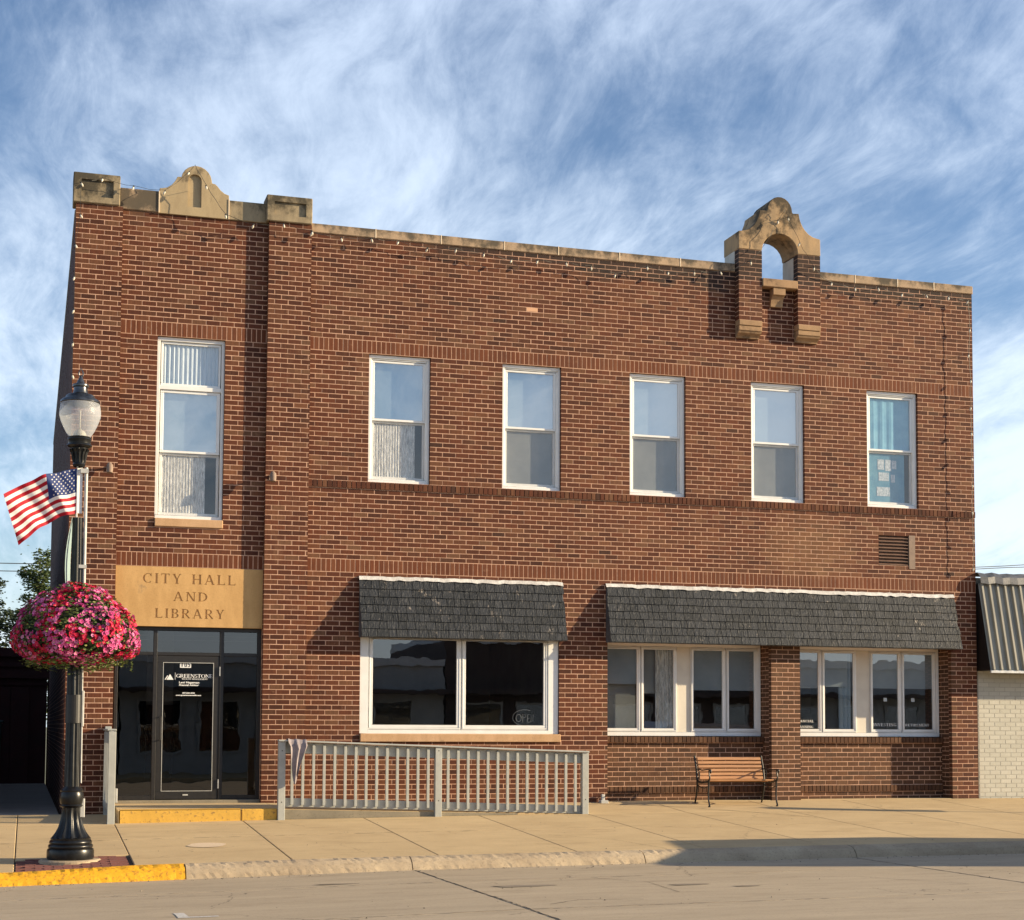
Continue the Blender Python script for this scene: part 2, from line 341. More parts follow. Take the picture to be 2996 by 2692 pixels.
# ------------------------------------------------------------------ mesh helpers
class MB:
    def __init__(s): s.v = []; s.f = []; s.m = []
    def quad(s, a, b, c, d, mi=0):
        n = len(s.v); s.v += [tuple(a), tuple(b), tuple(c), tuple(d)]; s.f.append((n, n + 1, n + 2, n + 3)); s.m.append(mi)
    def poly(s, pts, mi=0):
        n = len(s.v); s.v += [tuple(p) for p in pts]; s.f.append(tuple(range(n, n + len(pts)))); s.m.append(mi)
    def hexa(s, p, mi=0, back=True):   # p: 8 points, 0-3 one face (ccw seen from outside), 4-7 opposite
        n = len(s.v); s.v += [tuple(q) for q in p]
        F = [(0, 1, 2, 3), (0, 4, 5, 1), (1, 5, 6, 2), (2, 6, 7, 3), (3, 7, 4, 0)]
        if back: F.append((7, 6, 5, 4))
        for f in F: s.f.append(tuple(n + i for i in f)); s.m.append(mi)
    def box(s, x0, x1, y0, y1, z0, z1, mi=0):
        s.hexa([(x0, y0, z0), (x1, y0, z0), (x1, y0, z1), (x0, y0, z1), (x0, y1, z0), (x1, y1, z0), (x1, y1, z1), (x0, y1, z1)], mi)
    def tube(s, pts, r, n=6, mi=0, cap=True):
        pts = [Vector(p) for p in pts]; rs = r if isinstance(r, (list, tuple)) else [r] * len(pts)
        base = len(s.v); prev = None
        for i, p in enumerate(pts):
            d = (pts[min(i + 1, len(pts) - 1)] - pts[max(i - 1, 0)]).normalized()
            a = d.orthogonal().normalized() if prev is None else (prev - d * prev.dot(d)).normalized()
            prev = a; b = d.cross(a)
            for k in range(n):
                t = 2 * math.pi * k / n; s.v.append(tuple(p + (a * math.cos(t) + b * math.sin(t)) * rs[i]))
        for i in range(len(pts) - 1):
            for k in range(n):
                k2 = (k + 1) % n; s.f.append((base + i * n + k, base + i * n + k2, base + (i + 1) * n + k2, base + (i + 1) * n + k)); s.m.append(mi)
        if cap:
            s.f.append(tuple(base + k for k in reversed(range(n)))); s.m.append(mi)
            s.f.append(tuple(base + (len(pts) - 1) * n + k for k in range(n))); s.m.append(mi)
    def lathe(s, prof, c=(0, 0, 0), n=24, mi=0, flute=None):
        base = len(s.v)
        for i, (r, z) in enumerate(prof):
            for k in range(n):
                t = 2 * math.pi * k / n; q = r
                if flute and flute(z): q = r * (1 - .17 * (.5 - .5 * math.cos(t * 12)) ** .7)
                s.v.append((c[0] + q * math.cos(t), c[1] + q * math.sin(t), c[2] + z))
        for i in range(len(prof) - 1):
            for k in range(n):
                k2 = (k + 1) % n; s.f.append((base + i * n + k, base + i * n + k2, base + (i + 1) * n + k2, base + (i + 1) * n + k)); s.m.append(mi)
    def prism(s, pts, y0, y1, mi=0):   # pts in xz, ccw seen from -y
        n = len(pts); b = len(s.v)
        s.v += [(x, y0, z) for x, z in pts] + [(x, y1, z) for x, z in pts]
        s.f.append(tuple(range(b, b + n))); s.f.append(tuple(reversed(range(b + n, b + 2 * n)))); s.m += [mi, mi]
        for i in range(n):
            j = (i + 1) % n; s.f.append((b + i, b + n + i, b + n + j, b + j)); s.m.append(mi)
    def mesh(s, name, mats):
        me = bpy.data.meshes.new(name); me.from_pydata(s.v, [], s.f)
        for m in mats: me.materials.append(MATS[m])
        if len(mats) > 1: me.polygons.foreach_set('material_index', s.m)
        me.update(); return me
    def obj(s, name, mats, parent=None, smooth=False, loc=None):
        if isinstance(mats, str): mats = [mats]
        me = s.mesh(name, mats)
        if smooth:
            me.polygons.foreach_set('use_smooth', [True] * len(me.polygons))
        o = bpy.data.objects.new(name, me); COL.objects.link(o)
        if loc: o.location = loc
        if parent: o.parent = parent
        return o
def inst(name, me, parent, loc=(0, 0, 0), rot=(0, 0, 0), scale=None):
    o = bpy.data.objects.new(name, me); COL.objects.link(o); o.parent = parent; o.location = loc; o.rotation_euler = rot
    if scale: o.scale = scale
    return o
def thing(name, label, cat, loc=(0, 0, 0), group=None):
    o = bpy.data.objects.new(name, None); COL.objects.link(o); o.location = loc; o['label'] = label; o['category'] = cat
    o.empty_display_size = .2
    if group: o['group'] = group
    return o
def tag(o, label=None, cat=None, group=None, kind=None):
    if label: o['label'] = label
    if cat: o['category'] = cat
    if group: o['group'] = group
    if kind: o['kind'] = kind
    return o
def auto_smooth(o, ang=35):
    bm = bmesh.new(); bm.from_mesh(o.data); bmesh.ops.remove_doubles(bm, verts=bm.verts, dist=1e-5)
    for f in bm.faces: f.smooth = True
    for e in bm.edges:
        if len(e.link_faces) == 2 and e.calc_face_angle(0) > R(ang): e.smooth = False
    bm.to_mesh(o.data); bm.free()
def bevel(o, w, seg=1):
    bm = bmesh.new(); bm.from_mesh(o.data); bmesh.ops.remove_doubles(bm, verts=bm.verts, dist=1e-5)
    bmesh.ops.recalc_face_normals(bm, faces=bm.faces)
    ed = [e for e in bm.edges if len(e.link_faces) == 2 and e.calc_face_angle(0) > R(30)]
    bmesh.ops.bevel(bm, geom=ed, offset=w, segments=seg, affect='EDGES', clamp_overlap=True)
    bm.to_mesh(o.data); bm.free(); return o
def cut(o, cutter, self_=False):
    bm = bmesh.new(); bm.from_mesh(cutter.data); bmesh.ops.recalc_face_normals(bm, faces=bm.faces); bm.to_mesh(cutter.data); bm.free()
    bm = bmesh.new(); bm.from_mesh(o.data); bmesh.ops.recalc_face_normals(bm, faces=bm.faces); bm.to_mesh(o.data); bm.free()
    md = o.modifiers.new('b', 'BOOLEAN'); md.operation = 'DIFFERENCE'; md.object = cutter; md.solver = 'EXACT'; md.use_self = self_
    bpy.context.view_layer.update(); dg = bpy.context.evaluated_depsgraph_get()
    me = bpy.data.meshes.new_from_object(o.evaluated_get(dg)); o.modifiers.clear(); o.data = me
    cm = cutter.data; bpy.data.objects.remove(cutter); bpy.data.meshes.remove(cm)

# ------------------------------------------------------------------ ground
def lerp_t(tab, x):
    if x <= tab[0][0]: return tab[0][1]
    for (a, za), (b, zb) in zip(tab, tab[1:]):
        if x <= b: return za + (zb - za) * (x - a) / (b - a)
    return tab[-1][1]
Z0 = [(-30, -.16), (.7, -.11), (1.5, -.095), (8.8, 0), (16, .004), (60, .05)]
Z1 = [(-30, -.25), (.7, -.17), (3.7, -.134), (6.05, -.111), (8.4, -.098), (16, -.08), (60, 0)]
Z2 = [(-30, -.62), (.07, -.42), (1.4, -.366), (2.75, -.342), (4.9, -.32), (6.9, -.306), (10.2, -.285), (14, -.275), (60, -.2)]
xj = [-12.2, -10.4, -8.7, -6.9, -5.15, -3.4, -1.67, .07, 1.375, 3.17, 4.935, 6.69, 8.40, 10.05, 11.8, 13.55, 15.3, 17.1, 18.9, 20.7, 22.5, 24.3, 26.1]
rj = [-18.7, -12.9, -7.1, -1.2, 4.58, 10.34, 16.1, 22, 28, 34]
RZ = [(x, lerp_t(Z2, x) - .145) for x in rj]
Z0, Z1, Z2 = [[(x, lerp_t(T_, x)) for x in xj] for T_ in (Z0, Z1, Z2)]
def zg(x, y):
    a, b, c = lerp_t(Z0, x), lerp_t(Z1, x), lerp_t(Z2, x)
    if y >= 0: return a - y * .0105
    if y >= -1.5: return a + (b - a) * (-y / 1.5)
    return b + (c - b) * ((-y - 1.5) / 4.5)
def zroad(x, y): return lerp_t(RZ, x) + (.007 * (-6.3 - y) if y > -15 else .061 - .007 * (-15 - y))
g = MB(); g.quad((-900, -900, -.95), (900, -900, -.95), (900, 1500, -.95), (-900, 1500, -.95)); tag(g.obj('ground', 'earth'), kind='structure')
def slab(name, mat, x0, x1, y0, y1, zf, thick=.12, gap=.005, parent=None):
    s = MB(); x0 += gap; x1 -= gap; y0 += gap; y1 -= gap; e = .007
    T = lambda x, y, d=0: (x, y, zf(x, y) - d)
    top = [T(x0 + e, y0 + e), T(x1 - e, y0 + e), T(x1 - e, y1 - e), T(x0 + e, y1 - e)]
    mid = [T(x0, y0, e), T(x1, y0, e), T(x1, y1, e), T(x0, y1, e)]
    bot = [(a, b, c - thick) for a, b, c in mid]
    s.v = top + mid + bot; s.f = [(0, 1, 2, 3)]
    for i in range(4):
        j = (i + 1) % 4; s.f += [(4 + i, 4 + j, j, i), (8 + i, 8 + j, 4 + j, 4 + i)]
    s.m = [0] * len(s.f)
    return s.obj(name, mat, parent)
walk = MB(); xs = [-20, .07, 1.4, 3, 5, 7, 10, 14, 34]
for a, b in zip(xs, xs[1:]):
    for (c, d) in ((-1.5, 0), (-6, -1.5)):
        walk.quad((a, c, zg(a, c) - .03), (b, c, zg(b, c) - .03), (b, d, zg(b, d) - .03), (a, d, zg(a, d) - .03))
walk = walk.obj('sidewalk', 'tar'); tag(walk, kind='structure')
for a, b in zip(xj, xj[1:]):
    for (c, d) in ((-1.5, 0), (-3.5, -1.5), (-6, -3.5)):
        if c == -6 and a == .07: c = -6; slab('paving_slab', 'sidewalk_concrete', a, b, -5.03, d, zg, parent=walk); continue
        slab('paving_slab', 'sidewalk_concrete', a, b, c, d, zg, parent=walk)
for a, b in ((9.30, 12.26), (12.80, 15.745)):
    slab('paving_slab', 'sidewalk_concrete', a, b, .0, .335, lambda x, y: lerp_t(Z0, x) + .004, parent=walk)
# kerb
kerb = MB(); kerb.quad((-30, -6.2, -1.0), (40, -6.2, -1.0), (40, -6.02, -.9), (-30, -6.02, -.9)); kerb = kerb.obj('kerb', 'kerb_concrete'); tag(kerb, kind='structure')
def kerb_seg(x0, x1, mat):
    s = MB(); prof = [(-6.005, 0.0), (-6.09, -.006), (-6.15, -.022), (-6.20, -.055), (-6.235, -.10), (-6.27, -.165), (-6.27, -.3), (-6.005, -.3)]
    n = max(2, int((x1 - x0) / .05)); P = len(prof); rr = random.Random(int(x0 * 100))
    for i in range(n + 1):
        x = x0 + .006 + (x1 - x0 - .012) * i / n
        for k, (y, z) in enumerate(prof):
            j = rr.uniform(-.010, .010) if 0 < k < 6 else 0
            s.v.append((x, y + j, lerp_t(Z2, x) + z + j))
    for i in range(n):
        for k in range(P):
            k2 = (k + 1) % P; s.f.append((i * P + k, i * P + k2, (i + 1) * P + k2, (i + 1) * P + k)); s.m.append(0)
    s.f.append(tuple(range(P))); s.f.append(tuple(n * P + k for k in reversed(range(P)))); s.m += [0, 0]
    o = s.obj('kerb_stone', mat, kerb); return o
for a, b, m in ((-10, -7, 'kerb_concrete'), (-7, -4, 'yellow_kerb'), (-4, -1.1, 'yellow_kerb'), (-1.1, 1.93, 'yellow_kerb'), (1.93, 4.56, 'kerb_concrete'), (4.56, 7.5, 'kerb_concrete'), (7.5, 10.4, 'kerb_concrete'), (10.4, 13.4, 'kerb_concrete'), (13.4, 16.4, 'kerb_concrete'), (16.4, 19.4, 'kerb_concrete'), (19.4, 24, 'kerb_concrete'), (24, 30, 'kerb_concrete')):
    k = kerb_seg(a, b, m)
    if m == 'yellow_kerb': k['label'] = 'yellow painted kerb length'
# road
road = MB()
for a, b in zip([-60, -10, 0, 2, 5, 7, 10, 14, 60], [-10, 0, 2, 5, 7, 10, 14, 60]):
    for c, d in ((-24, -15), (-15, -6.0)):
        road.quad((a, c, zroad(a, c) - .03), (b, c, zroad(b, c) - .03), (b, d, zroad(b, d) - .03), (a, d, zroad(a, d) - .03))
road = road.obj('road', 'tar'); tag(road, kind='structure')
for a, b in zip(rj, rj[1:]):
    for c, d in ((-7.85, -6.25), (-10.75, -7.85), (-15, -10.75), (-19.4, -15), (-23.9, -19.4)):
        n = 3; 
        for q in range(n):
            pass
        slab('road_slab', 'road_concrete', a, b, c, d, zroad, .1, .004, road)
mk = MB(); zz_ = lambda x, y: zroad(x, y) + .004
mk.poly([(1.49, -9.72, zz_(1.49, -9.72)), (1.50, -9.9, zz_(1.5, -9.9)), (1.50, -10.14, zz_(1.5, -10.14)), (1.86, -10.17, zz_(1.86, -10.17)), (1.86, -10.09, zz_(1.86, -10.09)), (1.60, -10.07, zz_(1.6, -10.07)), (1.585, -9.74, zz_(1.585, -9.74))])
tag(mk.obj('road_marking', 'road_paint'), kind='structure')
# far side pavement (camera stands there)
s = MB(); s.box(-60, 60, -29, -23.95, -.9, -.36); tag(s.obj('far_pavement', 'sidewalk_concrete'), kind='structure')
# alley
al = MB()
for a, b in ((-14, -6), (-6, -2.6), (-2.6, .66)):
    for c, d in ((0, 6.5), (6.5, 13), (13, 19)):
        e = .006; f = lambda x, y: lerp_t(Z0, x) - .004 - y * .0105
        al.quad((a + e, c + e, f(a, c)), (b - e, c + e, f(b, c)), (b - e, d - e, f(b, d)), (a + e, d - e, f(a, d)))
tag(al.obj('alley_pavement', 'alley_concrete'), kind='structure')

# landing and ramp
RY = -1.5
def ramp_z(x, y):
    t = min(max((x - 3.6) / 4.8, 0), 1); top = .045 + .02 * y / 1.5
    return top * (1 - t) + (zg(x, y) + .002) * t
lm = MB(); X = [1.42, 3.7, 4.9, 6.1, 7.3, 8.4]
for a, b in zip(X, X[1:]):
    e = .004
    lm.hexa([(a + e, RY, zg(a, RY) - .05), (b - e, RY, zg(b, RY) - .05), (b - e, RY, ramp_z(b, RY)), (a + e, RY, ramp_z(a, RY)),
             (a + e, -.004, zg(a, 0) - .05), (b - e, -.004, zg(b, 0) - .05), (b - e, -.004, ramp_z(b, 0)), (a + e, -.004, ramp_z(a, 0))], 0)
lo = lm.obj('entrance_ramp', ['sidewalk_concrete']); tag(lo, kind='structure')
s = MB()
for a, b in ((3.70, 4.9), (4.9, 6.1), (6.1, 7.3)):
    s.quad((a, RY - .004, zg(a, RY) + .001), (b, RY - .004, zg(b, RY) + .001), (b, RY - .004, ramp_z(b, RY) - .008), (a, RY - .004, ramp_z(a, RY) - .008))
s.obj('ramp_edge', 'old_concrete', lo)
s = MB(); s.box(1.44, 3.15, RY - .012, RY + .14, -.18, .029); st = bevel(s.obj('yellow_step', 'yellow_step', lo), .012, 2); st['label'] = 'yellow painted step edge'
s = MB(); s.box(3.154, 3.66, RY - .010, RY + .12, -.17, .024); st = bevel(s.obj('yellow_step', 'yellow_step', lo), .01, 1); st['label'] = 'yellow painted step edge'

# lamp pavers
pv_ = MB(); pv_.quad((.07, -6, zg(.07, -6) - .02), (1.38, -6, zg(1.38, -6) - .02), (1.38, -5.03, zg(1.38, -5.03) - .02), (.07, -5.03, zg(.07, -5.03) - .02))
pbed = pv_.obj('paver_bed', 'tar'); tag(pbed, kind='structure')
row = 0; y = -5.99
pm = MB(); pm.box(-.1, .1, -.047, .047, -.04, 0); pme = pm.mesh('paver', ['paver'])
while y < -5.06:
    x = .085 + (row % 2) * .1
    while x + .2 < 1.375:
        inst('paver', pme, pbed, (x + .102, y + .05, zg(x + .1, y + .05) + rnd.uniform(-.003, .003)), (math.atan(-.047), 0, 0)); x += .208
    y += .1; row += 1

# ------------------------------------------------------------------ city hall
hall = thing('city_hall', 'two storey red brick city hall with stone parapet caps and an arched bell gable', 'building')
PITCH, CRS, JN = .2159, .0771, .0122
singles = []   # candidate whole stretchers on the main facade
def wall_sheet(mb, rects, y, x0, x1, z0, z1, rec=.0017):
    xs = sorted({x0, x1} | {min(max(v, x0), x1) for r in rects for v in r[:2]}); zs = sorted({z0, z1} | {min(max(v, z0), z1) for r in rects for v in r[2:]})
    for a, b in zip(xs, xs[1:]):
        for c, d in zip(zs, zs[1:]):
            mx, mz = (a + b) / 2, (c + d) / 2
            if any(r[0] < mx < r[1] and r[2] < mz < r[3] for r in rects): continue
            mb.quad((a, y + rec, c), (b, y + rec, c), (b, y + rec, d), (a, y + rec, d))
def lay(mb, O, U, Nn, w, z0, z1, holes=(), dep=.1, pick=False, off=0.0, mi=0, mif=None):
    """running bond; O origin at z=0, U unit along, Nn outward; holes in (u0,u1,z0,z1)"""
    O, U, Nn = Vector(O), Vector(U), Vector(Nn); n = max(1, round((z1 - z0) / CRS)); c = (z1 - z0) / n
    for k in range(n):
        a0 = z0 + k * c + JN / 2; a1 = z0 + (k + 1) * c - JN / 2
        spans = [(0, w)]
        for h in holes:
            if h[2] < (a0 + a1) / 2 < h[3]:
                ns = []
                for p, q in spans:
                    if h[1] <= p or h[0] >= q: ns.append((p, q))
                    else:
                        if h[0] > p: ns.append((p, h[0]))
                        if h[1] < q: ns.append((h[1], q))
                spans = ns
        for p, q in spans:
            u = p - (PITCH / 2 if k % 2 else 0) - off
            while u < q:
                b0, b1 = max(u, p), min(u + PITCH - JN + rnd.choice((0, 0, 0, -.004, .003)), q); full = (b0 == u and abs(b1 - (u + PITCH - JN)) < 1e-6)
                if q - b1 < .037: b1 = q; full = False
                if b1 - b0 > .02:
                    j = rnd.uniform(-.0007, .0007); f = Nn * j
                    lo_, hi_ = a0 + rnd.uniform(-.0015, .0015), a1 + rnd.uniform(-.0015, .0015)
                    if pick and full: singles.append((O + U * ((b0 + b1) / 2) + f + Vector((0, 0, (lo_ + hi_) / 2)), hi_ - lo_))
                    A = O + U * b0 + f; B = O + U * b1 + f; D = -Nn * dep
                    m_ = mi if mif is None else mif((A + B) / 2, (lo_ + hi_) / 2)
                    Z = lambda P, z: (P.x, P.y, P.z + z)
                    item = ([Z(A, lo_), Z(B, lo_), Z(B, hi_), Z(A, hi_), Z(A + D, lo_), Z(B + D, lo_), Z(B + D, hi_), Z(A + D, hi_)], m_)
                    if pick and full: singles[-1] = singles[-1] + (item,)
                    else: mb.hexa(*item, back=False)
                u += PITCH
def soldiers(mb, x0, x1, z0, z1, y, pitch=.0771, dep=.1, mi=2):
    n = round((x1 - x0) / pitch); p = (x1 - x0) / n
    for i in range(n):
        j = rnd.uniform(-.0007, .0007)
        mb.hexa([(x0 + i * p + JN / 2, y + j, z0 + JN / 2), (x0 + (i + 1) * p - JN / 2, y + j, z0 + JN / 2), (x0 + (i + 1) * p - JN / 2, y + j, z1 - JN / 2), (x0 + i * p + JN / 2, y + j, z1 - JN / 2),
                 (x0 + i * p + JN / 2, y + dep, z0 + JN / 2), (x0 + (i + 1) * p - JN / 2, y + dep, z0 + JN / 2), (x0 + (i + 1) * p - JN / 2, y + dep, z1 - JN / 2), (x0 + i * p + JN / 2, y + dep, z1 - JN / 2)], mi, back=False)
WX = [5.256 + 2.217 * k for k in range(5)]; WW = 1.009
XR = 16.262; PY = -.11
B = MB(); S = MB()
ux, n_y = (1, 0, 0), (0, -1, 0)
# entrance piers
for a, b in ((.70, 1.395), (3.62, 4.293)):
    lay(B, (a, PY, 0), ux, n_y, b - a, -.15, 9.11, pick=True, dep=.14)
    wall_sheet(S, [], PY, a + .004, b - .004, -.2, 9.11)
    S.quad((a + .002, PY + .01, -.2), (a + .002, .3, -.2), (a + .002, .3, 9.11), (a + .002, PY + .01, 9.11))
    S.quad((b - .002, PY + .01, -.2), (b - .002, .3, -.2), (b - .002, .3, 9.11), (b - .002, PY + .01, 9.11))
# entrance centre
wh = (1.955, 2.985, 4.245, 7.19)
hC = [(wh[0] - 1.395, wh[1] - 1.395, wh[2], wh[3])]
lay(B, (1.395, 0, 0), ux, n_y, 2.225, 3.845, 7.19, hC, pick=True)
soldiers(B, 1.40, 3.615, 3.632, 3.845, 0); soldiers(B, 1.40, 3.615, 7.19, 7.405, 0)
lay(B, (1.395, 0, 0), ux, n_y, 2.225, 7.405, 9.10, pick=True)
wall_sheet(S, [wh], 0, 1.395, 3.62, 3.632, 9.10)
# main wall
bays = [(9.30, 12.26, -.3, 2.66), (12.80, 15.745, -.3, 2.66)]
bw = (5.16, 8.46, .975, 2.66)
vent = (14.33, 15.03, 4.07, 4.60)
mixb = lambda P, z: 1 if (z < 2.63 and 9.25 < P.x < 15.8) else 0
off = 4.293
hm = [(h[0] - off, h[1] - off, h[2], h[3]) for h in bays + [bw]]
lay(B, (off, 0, 0), ux, n_y, XR - off, -.08, 3.64, hm, pick=True, mif=mixb)
soldiers(B, off, XR, 3.64, 3.845, 0)
lay(B, (off, 0, 0), ux, n_y, XR - off, 3.845, 4.965, [(vent[0] - off, vent[1] - off, vent[2], vent[3]), (7.86 - off, 8.08 - off, 8.05, 8.10)], pick=True)
soldiers(B, off, XR - .0, 4.968, 5.088, -.028, .0771, .13, 0)
wins = [(x, x + WW, 5.09, 7.15) for x in WX]
lay(B, (off, 0, 0), ux, n_y, XR - off, 5.09, 7.15, [(h[0] - off, h[1] - off, h[2], h[3]) for h in wins], pick=True)
soldiers(B, off, XR, 7.152, 7.355, 0)
orn = (12.05, 12.727, 8.775, 9.3)
pb = (7.865, 8.073, 8.045, 8.105)
lay(B, (off, 0, 0), ux, n_y, XR - off, 7.355, 9.02, [(orn[0] - off, orn[1] - off, orn[2], orn[3]), (pb[0] - off, pb[1] - off, pb[2], pb[3])], pick=True)
wall_sheet(S, bays + [bw, vent, orn] + wins, 0, off, XR, -.2, 9.02)
# reveal sheets and right-hand jamb bricks
def reveals(h, d=.2, soffit=True):
    e = .006
    S.quad((h[0] - e, .009, h[2]), (h[0] - e, .009, h[3]), (h[0] - e, d, h[3]), (h[0] - e, d, h[2])); S.quad((h[1] + e, .009, h[2]), (h[1] + e, d, h[2]), (h[1] + e, d, h[3]), (h[1] + e, .009, h[3]))
    S.quad((h[0], .009, h[3] + e), (h[1], .009, h[3] + e), (h[1], d, h[3] + e), (h[0], d, h[3] + e)); S.quad((h[0], .009, h[2] - e), (h[1], .009, h[2] - e), (h[1], d, h[2] - e), (h[0], d, h[2] - e))
for h in wins + [bw, wh, vent]: reveals(h)
# recessed bays: side returns, knee walls, rowlocks
for (a, b, zb, zt) in bays:
    lay(B, (b, .44, 0), (0, -1, 0), (-1, 0, 0), .335, -.08, 2.66, mi=1, dep=.03); S.quad((b + .002, .01, -.2), (b + .002, .46, -.2), (b + .002, .46, 2.7), (b + .002, .01, 2.7))
    lay(B, (a, .105, 0), (0, 1, 0), (1, 0, 0), .335, -.08, 2.66, mi=1, dep=.03); S.quad((a - .002, .01, -.2), (a - .002, .46, -.2), (a - .002, .46, 2.7), (a - .002, .01, 2.7))
    lay(B, (a, .33, 0), ux, n_y, b - a, -.08, .125, mi=1); lay(B, (a, .33, 0), ux, n_y, b - a, .245, .965, mi=1)
    soldiers(B, a, b, .127, .243, .30, .076, .13, 1); soldiers(B, a, b, .968, 1.075, .275, .076, .2, 1)
    S.quad((a, .332, -.2), (b, .332, -.2), (b, .332, 1.06), (a, .332, 1.06)); S.quad((a, .332, 1.06), (b, .332, 1.06), (b, .47, 1.06), (a, .47, 1.06))
    S.quad((a, .01, 2.66), (b, .01, 2.66), (b, .6, 2.66), (a, .6, 2.66))
# left side wall seen obliquely
lay(B, (.70, 21.8, 0), (0, -1, 0), (-1, 0, 0), 21.9, -.38, 9.08, mi=3, dep=.05)
S.quad((.702, -.10, -.5), (.702, 21.8, -.5), (.702, 21.8, 9.08), (.702, -.10, 9.08))
# pick the 300 bricks that show largest
CP = Vector((.17, -24.8, 1.2))
def hid(P):   # behind lamp basket, stone caps, railing
    return (P.x < 1.6 and 1.9 < P.z < 2.9) or P.z < .2
singles.sort(key=lambda s_: (hid(s_[0]), (s_[0] - CP).length))
wall_o = S.obj('wall', 'mortar', hall)
bm_ = MB(); hx, hz = (PITCH - JN) / 2, (CRS - JN) / 2
bm_.hexa([(-hx, 0, -hz), (hx, 0, -hz), (hx, 0, hz), (-hx, 0, hz), (-hx, .1, -hz), (hx, .1, -hz), (hx, .1, hz), (-hx, .1, hz)], 0, back=False)
bmesh_ = bm_.mesh('brick', ['brick'])
for P, h, item in singles[:300]:
    inst('brick', bmesh_, wall_o, P)
for P, h, item in singles[300:]: B.hexa(*item, back=False)
tag(B.obj('brickwork', ['brick', 'brown_brick', 'band_brick', 'side_brick'], wall_o), kind='stuff')
# shell: side, back, roof, inner floor (keeps rooms dark)
s = MB()
s.quad((.9, .45, -.3), (.9, 21.6, -.3), (.9, 21.6, 8.6), (.9, .45, 8.6)); s.quad((16.1, .45, -.3), (16.1, 21.6, -.3), (16.1, 21.6, 8.6), (16.1, .45, 8.6))
s.quad((.9, 6, -.3), (16.1, 6, -.3), (16.1, 6, 8.6), (.9, 6, 8.6)); s.quad((.7, .3, 8.62), (XR, .3, 8.62), (XR, 21.8, 8.62), (.7, 21.8, 8.62))
s.quad((.9, .5, 3.9), (16.1, .5, 3.9), (16.1, 6, 3.9), (.9, 6, 3.9)); s.quad((1.42, .12, .05), (3.6, .12, .05), (3.6, .5, .05), (1.42, .5, .05)); s.quad((.9, .5, .05), (16.1, .5, .05), (16.1, 6, .05), (.9, 6, .05))
s.quad((4.5, .5, 0), (4.5, 6, 0), (4.5, 6, 3.9), (4.5, .5, 3.9)); s.quad((9.0, .5, 0), (9.0, 6, 0), (9.0, 6, 3.9), (9.0, .5, 3.9))
s.obj('interior_wall', 'interior', hall)
s = MB(); s.quad((XR - .01, -.0, -.3), (XR - .01, 21.8, -.3), (XR - .01, 21.8, 9.02), (XR - .01, 0, 9.02)); s.quad((.7, 21.8, -.4), (XR, 21.8, -.4), (XR, 21.8, 9.0), (.7, 21.8, 9.0)); s.box(.72, .98, .34, 21.7, 8.6, 9.07); s.box(XR - .3, XR - .02, .34, 21.7, 8.6, 9.0)
s.quad((.7, .33, 8.6), (XR, .33, 8.6), (XR, .33, 9.0), (.7, .33, 9.0))
s.obj('rear_wall', 'side_brick', hall)
# coping stones
def stone(name, mat, x0, x1, y0, y1, z0, z1, bv=.01, par=None, label=None):
    m = MB(); m.box(x0 + .003, x1 - .003, y0, y1, z0, z1); o = bevel(m.obj(name, mat, par or hall), bv, 1)
    if label: o['label'] = label
    return o
cj = [4.293, 5.338, 6.417, 7.487, 8.421, 9.5, 10.6, 11.617]; cj2 = [13.157, 13.909, 14.748, 15.476, 16.275]
for L_ in (cj, cj2):
    for a, b in zip(L_, L_[1:]): stone('coping_stone', 'coping_stone', a, b, -.025, .36, 9.022, 9.168)
# pale mortar joints of the coping
for x in cj[1:-1] + cj2[1:-1]:
    q = MB(); q.box(x - .008, x + .008, -.029, .34, 9.024, 9.170); q.obj('coping_joint', 'pale_joint', hall)
for k in range(12): stone('side_coping', 'capstone', .69, 1.02, .40 + k * 1.78, .40 + (k + 1) * 1.78 - .01, 9.085, 9.16)
stone('coping_stone', 'coping_stone', 1.345, 1.935, -.03, .34, 9.105, 9.435); stone('coping_stone', 'capstone', 3.003, 3.62, -.03, .34, 9.095, 9.402)
def cap(x0, x1, z0, z1):
    m = MB(); m.box(x0, x1, -.15, .24, z0, z1); o = bevel(m.obj('pier_cap', 'capstone', hall), .012, 1)
    c = MB(); c.box(x0 + .12, x1 - .10, -.3, -.115, z0 + .10, z1 - .10); cut(o, c.obj('cutter', 'capstone'))
cap(.655, 1.345, 9.112, 9.573); cap(3.575, 4.243 + .05, 9.105, 9.52)
gp = [(1.938, 9.093), (3.002, 9.093), (2.998, 9.474), (2.93, 9.495), (2.87, 9.54), (2.82, 9.60), (2.785, 9.63), (2.735, 9.64)]
for i in range(11):
    t = R(8 + 164 * i / 10); gp.append((2.495 + .235 * math.cos(t), 9.655 + .235 * math.sin(t)))
gp += [(2.255, 9.695), (2.205, 9.69), (2.17, 9.62), (2.12, 9.555), (2.05, 9.505), (1.97, 9.485), (1.94, 9.485)]
m = MB(); m.prism(gp, -.035, .30); go = bevel(m.obj('gable_stone', 'gable_stone', hall), .008, 1)
c = MB(); np_ = [(2.368, 9.235), (2.575, 9.235), (2.575, 9.66)] + [(2.4715 + .1035 * math.cos(R(a)), 9.66 + .095 * math.sin(R(a))) for a in range(20, 180, 20)] + [(2.368, 9.66)]
c.prism(np_, -.2, .005); cut(go, c.obj('cutter', 'gable_stone'))
for x in (1.937, 3.0025):
    q = MB(); q.box(x - .010, x + .006, -.045, .1, 9.095, 9.44 if x < 2 else 9.41); q.obj('coping_joint', 'pale_joint', hall)
